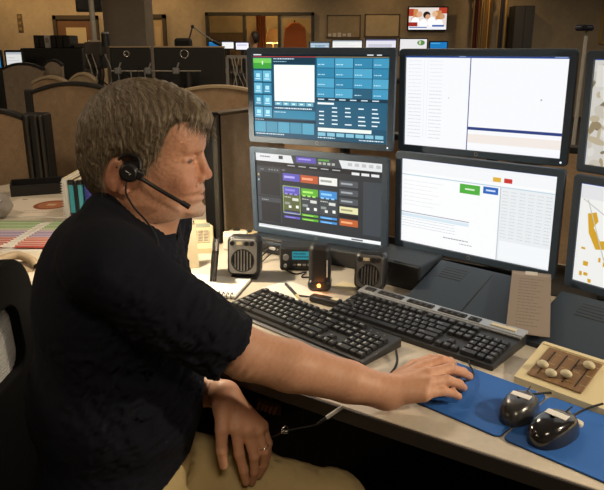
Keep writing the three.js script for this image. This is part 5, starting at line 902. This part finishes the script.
  // --- polo shirt
  const axR = E.clone().sub(S).normalize(), hemR = P(232, 348, 1.035), axL = E2.clone().sub(S2).normalize(), hemL = mid(S2, E2, .62);
  const sleeveR = blend([cap(S, hemR.clone().addScaledVector(axR, .03), .07, .0535), cap(mid(S, hemR, .35).add(V(.0, -.01, 0)), hemR, .066, .053)], .03), sleeveL = cap(S2, hemL.clone().addScaledVector(axL, .03), .075, .058);
  const cutN = V(.45, .9, 0).normalize();
  const shirtField = (x, y, z) => {
    let f = outer(x, y, z); const sr = smax(sleeveR(x, y, z), (x - hemR.x) * axR.x + (y - hemR.y) * axR.y + (z - hemR.z) * axR.z, .004), sl = smax(sleeveL(x, y, z), (x - hemL.x) * axL.x + (y - hemL.y) * axL.y + (z - hemL.z) * axL.z, .004);
    f = smin(f, sr, .035); f = smin(f, sl, .035); f = smax(f, .6 + (x + .21) * .5 - y, .006);
    f = smax(f, -(neck(x, y, z) + .001), .004);
    f += .0055 * Math.sin(y * 55 + x * 26 + 5 * N3(x, y, z, 3)) * Math.exp(-((y - .8) ** 2) / .03) * Math.max(0, Math.min(1, (x + .45) * 6)) + .002 * Math.sin((x * axR.x + y * axR.y) * 60 + 4 * N3(x, y, z, 4)) * Math.exp(-((x - hemR.x + .12) ** 2 + (y - hemR.y - .05) ** 2) / .008) + .0015 * N3(x, y, z, 3);
    return f;
  };
  const gShirt = nets(shirtField, [-.62, .42, -1.5], [hemR.x + .09, 1.15, -.9], .0075);
  const shirtM = phys(.0075, .009, .015, .95, { specularIntensity: .35, bumpMap: bumpFabric, bumpScale: .0004 }); const sh = put('polo_shirt', gShirt, shirtM); sh.userData.label = 'dark navy short-sleeved polo shirt';
  { // collar
    const nU = 60, rows = [], c0 = H(136, 228), ax = H(140, 190).sub(H(134, 236)).normalize(); const bx = V(ax.y, -ax.x, 0), bz = V(0, 0, 1); const pos = [], idx = [];
    for (let i = 0; i <= nU; i++) { const t = (i / nU) * Math.PI * 2, fr = Math.cos(t), tip = Math.pow(Math.max(0, fr), 8); for (const [r, h] of [[.0665, -.008], [.0685, .018], [.0715, .0205], [.0745, .017], [.083, -.016 - .018 * tip], [.0805, -.017 - .018 * tip], [.071, .012]]) { const q = c0.clone().addScaledVector(bx, fr * r * 1.04).addScaledVector(bz, Math.sin(t) * r * 1.04).addScaledVector(ax, h - .012 * fr); pos.push(q.x, q.y, q.z); } }
    for (let i = 0; i < nU; i++) { if (i === 0 || i === nU - 1) continue; for (let j = 0; j < 6; j++) { const a = i * 7 + j, b = a + 7; idx.push(a, a + 1, b, a + 1, b + 1, b); } }
    const g = new THREE.BufferGeometry(); g.setAttribute('position', new THREE.Float32BufferAttribute(pos, 3)); g.setIndex(idx); g.computeVertexNormals(); const m = phys(.008, .0095, .016, .9, { specularIntensity: .35, side: THREE.DoubleSide, bumpMap: bumpFabric, bumpScale: .0004 }); g.translate(-base.x, 0, -base.z); mesh('collar', norm(g), m, sh);
  }
  // --- trousers and shoes
  const hipR = V(-.36, .475, -1.07), hipL = V(-.36, .475, -1.28), kneeR = V(.07, .43, -1.0), kneeL = P(335, 505, 1.22), ankR = V(.16, .11, -1.0), ankL = V(kneeL.x + .14, .11, -1.25);
  const legs = blend([ell(V(-.385, .55, ZC), .15, .1, .18), ...chain([hipR, mid(hipR, kneeR, .5), kneeR, ankR], [.098, .088, .068, .056]), ...chain([hipL, mid(hipL, kneeL, .5), kneeL, ankL], [.098, .086, .068, .056])], .035);
  const legField = (x, y, z) => smax(smax(legs(x, y, z) + .003 * Math.sin(x * 60 + z * 25 + 4 * N3(x, y, z, 3)) * Math.exp(-((x + .05) ** 2) / .06), y - .66, .01), .1 - y, .01);
  put('trousers', nets(legField, [-.6, .08, -1.52], [.36, .68, -.88], .011), std(.56, .44, .22, .9, { bumpMap: bumpFabric, bumpScale: .0005 })).userData.label = 'khaki trousers';
  for (const [a, s] of [[ankR, 1], [ankL, -1]]) { const g = nets(blend([cap(V(a.x - .03, .05, a.z), V(a.x + .16, .035, a.z), .042, .034), cap(V(a.x, .1, a.z), V(a.x, .05, a.z), .045, .045)], .03), [a.x - .1, -.0, a.z - .07], [a.x + .23, .16, a.z + .07], .009); put('shoe', g, std(.03, .02, .014, .4)); }
  // --- headset (worn, a thing of its own)
  const ec = P(129.5, 172, 1.089), hs = thing('headset', 'black single-ear headset with microphone boom on the man\'s ear', 'headset', ec);
  const l = v => v.clone().sub(ec), blk = std(.016, .016, .018, .35);
  mesh('earpiece', [at(norm(new THREE.CylinderGeometry(.0165, .0185, .012, 26)), 0, 0, 0, Math.PI / 2), at(norm(new THREE.CylinderGeometry(.012, .0165, .004, 26)), 0, 0, .008, Math.PI / 2)], blk, hs);
  mesh('ear_cushion', ring(.0135, .005, 0, 0, -.008), mats.rubber, hs); mesh('maker_mark', [box(.007, .0016, .0008, -.001, .002, .0102, 0, 0, -.6), box(.004, .0016, .0008, .003, -.002, .0102, 0, 0, .5)], std(.6, .6, .6, .4), hs);
  mesh('pivot', rbox(.017, .017, .012, .004, .016, -.004, .002, 0, 0, -.5), blk, hs);
  const m0 = l(P(138, 176.5, 1.087)), m1 = l(P(188.5, 206.5, 1.1)); mesh('boom', tube([m0, m0.clone().lerp(m1, .5).add(V(0, .0012, .006)), m1], .0036, 24, 9), blk, hs); mesh('microphone', rod(m0.clone().lerp(m1, .86), m1.clone().lerp(m0, -.02), .0046, .005), mats.rubber, hs);
  mesh('ear_hook', tube([l(P(140, 170, 1.088)), l(P(139, 159, 1.093)), l(P(129, 154.5, 1.097)), l(P(120, 158, 1.1)), l(P(117, 168, 1.1))], .0028, 24, 8), blk, hs);
  mesh('cord', tube([l(P(127, 180, 1.085)), l(P(126, 192, 1.08)), l(P(133, 206, 1.075)), l(P(147, 222, 1.07)), l(P(156, 236, 1.066)), l(P(158, 246, 1.062))], .0017, 40, 6), mats.rubber, hs);
  // --- ring
  const ra = fL[2][0][0].clone().lerp(fL[2][0][1], .8), rd = fL[2][0][1].clone().sub(fL[2][0][0]).normalize(), rg = new THREE.TorusGeometry(.0112, .0016, 8, 24); rg.applyQuaternion(new THREE.Quaternion().setFromUnitVectors(V(0, 0, 1), rd)); const rm = mesh('finger_ring', norm(rg), mats.chrome); rm.position.copy(ra); rm.userData = { label: 'plain silver ring on the man\'s resting hand', category: 'ring' };
  // --- cord with clip and plug under the desk edge
  const k0 = P(275, 436, 1.17), k1 = P(285, 431, 1.12), k2 = P(318, 424, 1.095), k3 = P(327, 417.5, 1.085), k4 = P(343, 406.5, 1.08), hc = thing('headset_cable', 'black headset cable with silver clip and white plug by the desk edge', 'cable', k1.clone()), lk = v => v.clone().sub(k1);
  mesh('cord', tube([P(262, 438, 1.27), k0, k1, P(300, 428, 1.11), k2, k3].map(lk), .002, 50, 7), mats.rubber, hc); mesh('clip', [ring(.007, .002, 0, .003, 0, 0, .6), rbox(.014, .008, .006, .002, .0, .0, .003)], mats.chrome, hc); mesh('plug', rod(lk(k3), lk(k4), .0042, .0036), std(.7, .7, .68, .3), hc); mesh('sleeve', rod(lk(k2), lk(k3), .003), mats.rubber, hc);
  // --- chair
  const ch = thing('office_chair', 'black mesh-backed office chair under the man', 'chair', V(-.4, 0, -1.17)), cm = phys(.003, .003, .0035, .95, { specularIntensity: .15 });
  mesh('seat', rbox(.5, .09, .5, .04, .06, .345, 0, 0, 0, 0, 3), cm, ch); mesh('gas_lift', cyl(.028, .03, .24, .03, .2, 0), mats.dark, ch);
  for (let i = 0; i < 5; i++) { const q = i * Math.PI * .4 + .3; const lg = mesh('leg', rod([.03, .09, 0], [.03 + .29 * Math.cos(q), .07, .29 * Math.sin(q)], .024, .016), cm, ch); mesh('castor', cyl(.028, .028, .03, .03 + .29 * Math.cos(q), .028, .29 * Math.sin(q), Math.PI / 2, q), mats.rubber, lg); }
  const bs = rrShape(.5, .52, .09); bs.holes.push(rrShape(.33, .16, .05, new THREE.Path(), 0, .1)); const bg = ext(bs, .026, .006, 10); bg.rotateY(Math.PI / 2); bg.rotateZ(.06); bg.translate(-.25, .68, 0); const bf = mesh('back_frame', bg, cm, ch);
  const thr = []; for (let i = 0; i < 58; i++) { const z = -.21 + i * .42 / 57; thr.push(at(new THREE.BoxGeometry(.0016, .2, .0044), 0, .085, z)); } for (let i = 0; i < 30; i++) { const y = -.015 + i * .2 / 29; thr.push(at(new THREE.BoxGeometry(.0016, .0044, .42), .001, y, 0)); }
  const tg = mergeGeometries(thr.map(norm)); tg.rotateZ(.06); tg.translate(-.24, .68, 0); const tm = mesh('mesh_back', boxUV(tg), std(.5, .5, .49, .7), ch); tm.userData.kind = 'stuff';
  mesh('back_bracket', [rbox(.03, .36, .07, .01, -.28, .44, 0, 0, 0, .06), rbox(.24, .04, .07, .01, -.18, .295, 0)], cm, ch);
  for (const s of [-1, 1]) { mesh('armrest', rbox(.24, .03, .07, .012, .0, .56, s * .29), cm, ch); mesh('arm_post', rbox(.04, .26, .03, .01, -.02, .43, s * .28), cm, ch); }
}
// ribbed grip under the desk edge
{
  const c = P(267, 408, 1.34), o = thing('ribbed_grip', 'small brown ribbed grip in the dark below the forearm', 'grip', c, -YAW); for (let i = 0; i < 5; i++) mesh('rib', rbox(.007, .022, .012, .003, -.022 + i * .011, 0, 0, 0, 0, -.3), std(.3, .15, .07, .6), o); mesh('backing', rbox(.066, .03, .006, .002, 0, 0, -.008), std(.12, .06, .03, .6), o); mesh('bracket', box(.012, HD - .03 - c.y, .008, 0, (HD - .03 - c.y) / 2, -.014), mats.dark, o);
}
// operator far away
{
  const d = 12.2, b = P(254.5, 40, d), o = thing('person', 'distant operator with dark hair and dark top at the far console', 'person', V(b.x, 0, -d)), hc = P(255, 38.2, d).y;
  const top = hc + .11, sk = hc - .2; const q = (x, y, z) => V(x, y, z);
  const torso = blend([ell(q(0, sk - .3, 0), .17, .3, .11), cap(q(-.15, sk - .1, 0), q(.15, sk - .1, 0), .06, .06), cap(q(-.19, sk - .12, 0), q(-.22, sk - .4, -.1), .05, .04), cap(q(.19, sk - .12, 0), q(.22, sk - .4, -.1), .05, .04), ell(q(0, sk - .62, 0), .17, .16, .12), cap(q(-.09, sk - .65, 0), q(-.1, .08, 0), .085, .05), cap(q(.09, sk - .65, 0), q(.1, .08, 0), .085, .05)], .05);
  const head = blend([ell(q(-.01, hc, -.01), .078, .11, .095), cap(q(0, hc - .08, 0), q(0, hc - .2, 0), .05, .055), ell(q(-.075, hc - .01, -.05), .02, .016, .015), cap(q(-.22, sk - .4, -.1), q(-.12, sk - .46, -.3), .04, .03), cap(q(.22, sk - .4, -.1), q(.12, sk - .46, -.3), .04, .03), cap(q(-.12, sk - .46, -.3), q(-.1, sk - .47, -.38), .035, .02), cap(q(.12, sk - .46, -.3), q(.1, sk - .47, -.38), .035, .02)], .02);
  mesh('body', nets((x, y, z) => smin(head(x, y, z), torso(x, y, z) + .012, .02), [-.32, .02, -.45], [.32, top + .05, .2], .02), std(.5, .3, .2, .6), o);
  mesh('clothing', nets(torso, [-.32, .1, -.3], [.32, sk + .04, .2], .022), std(.02, .02, .025, .9), o);
  mesh('hair', nets((x, y, z) => smax(ell(q(.005, hc + .012, .012), .086, .112, .1)(x, y, z), -(x + .03 + (y - hc) * .35), .01), [-.12, hc - .14, -.12], [.12, hc + .15, .14], .013), std(.025, .018, .014, .6), o);
  for (const s of [-1, 1]) mesh('shoe', rbox(.09, .07, .25, .03, s * .1, .035, -.05), mats.dark, o);
}
renderer.render(scene, camera);
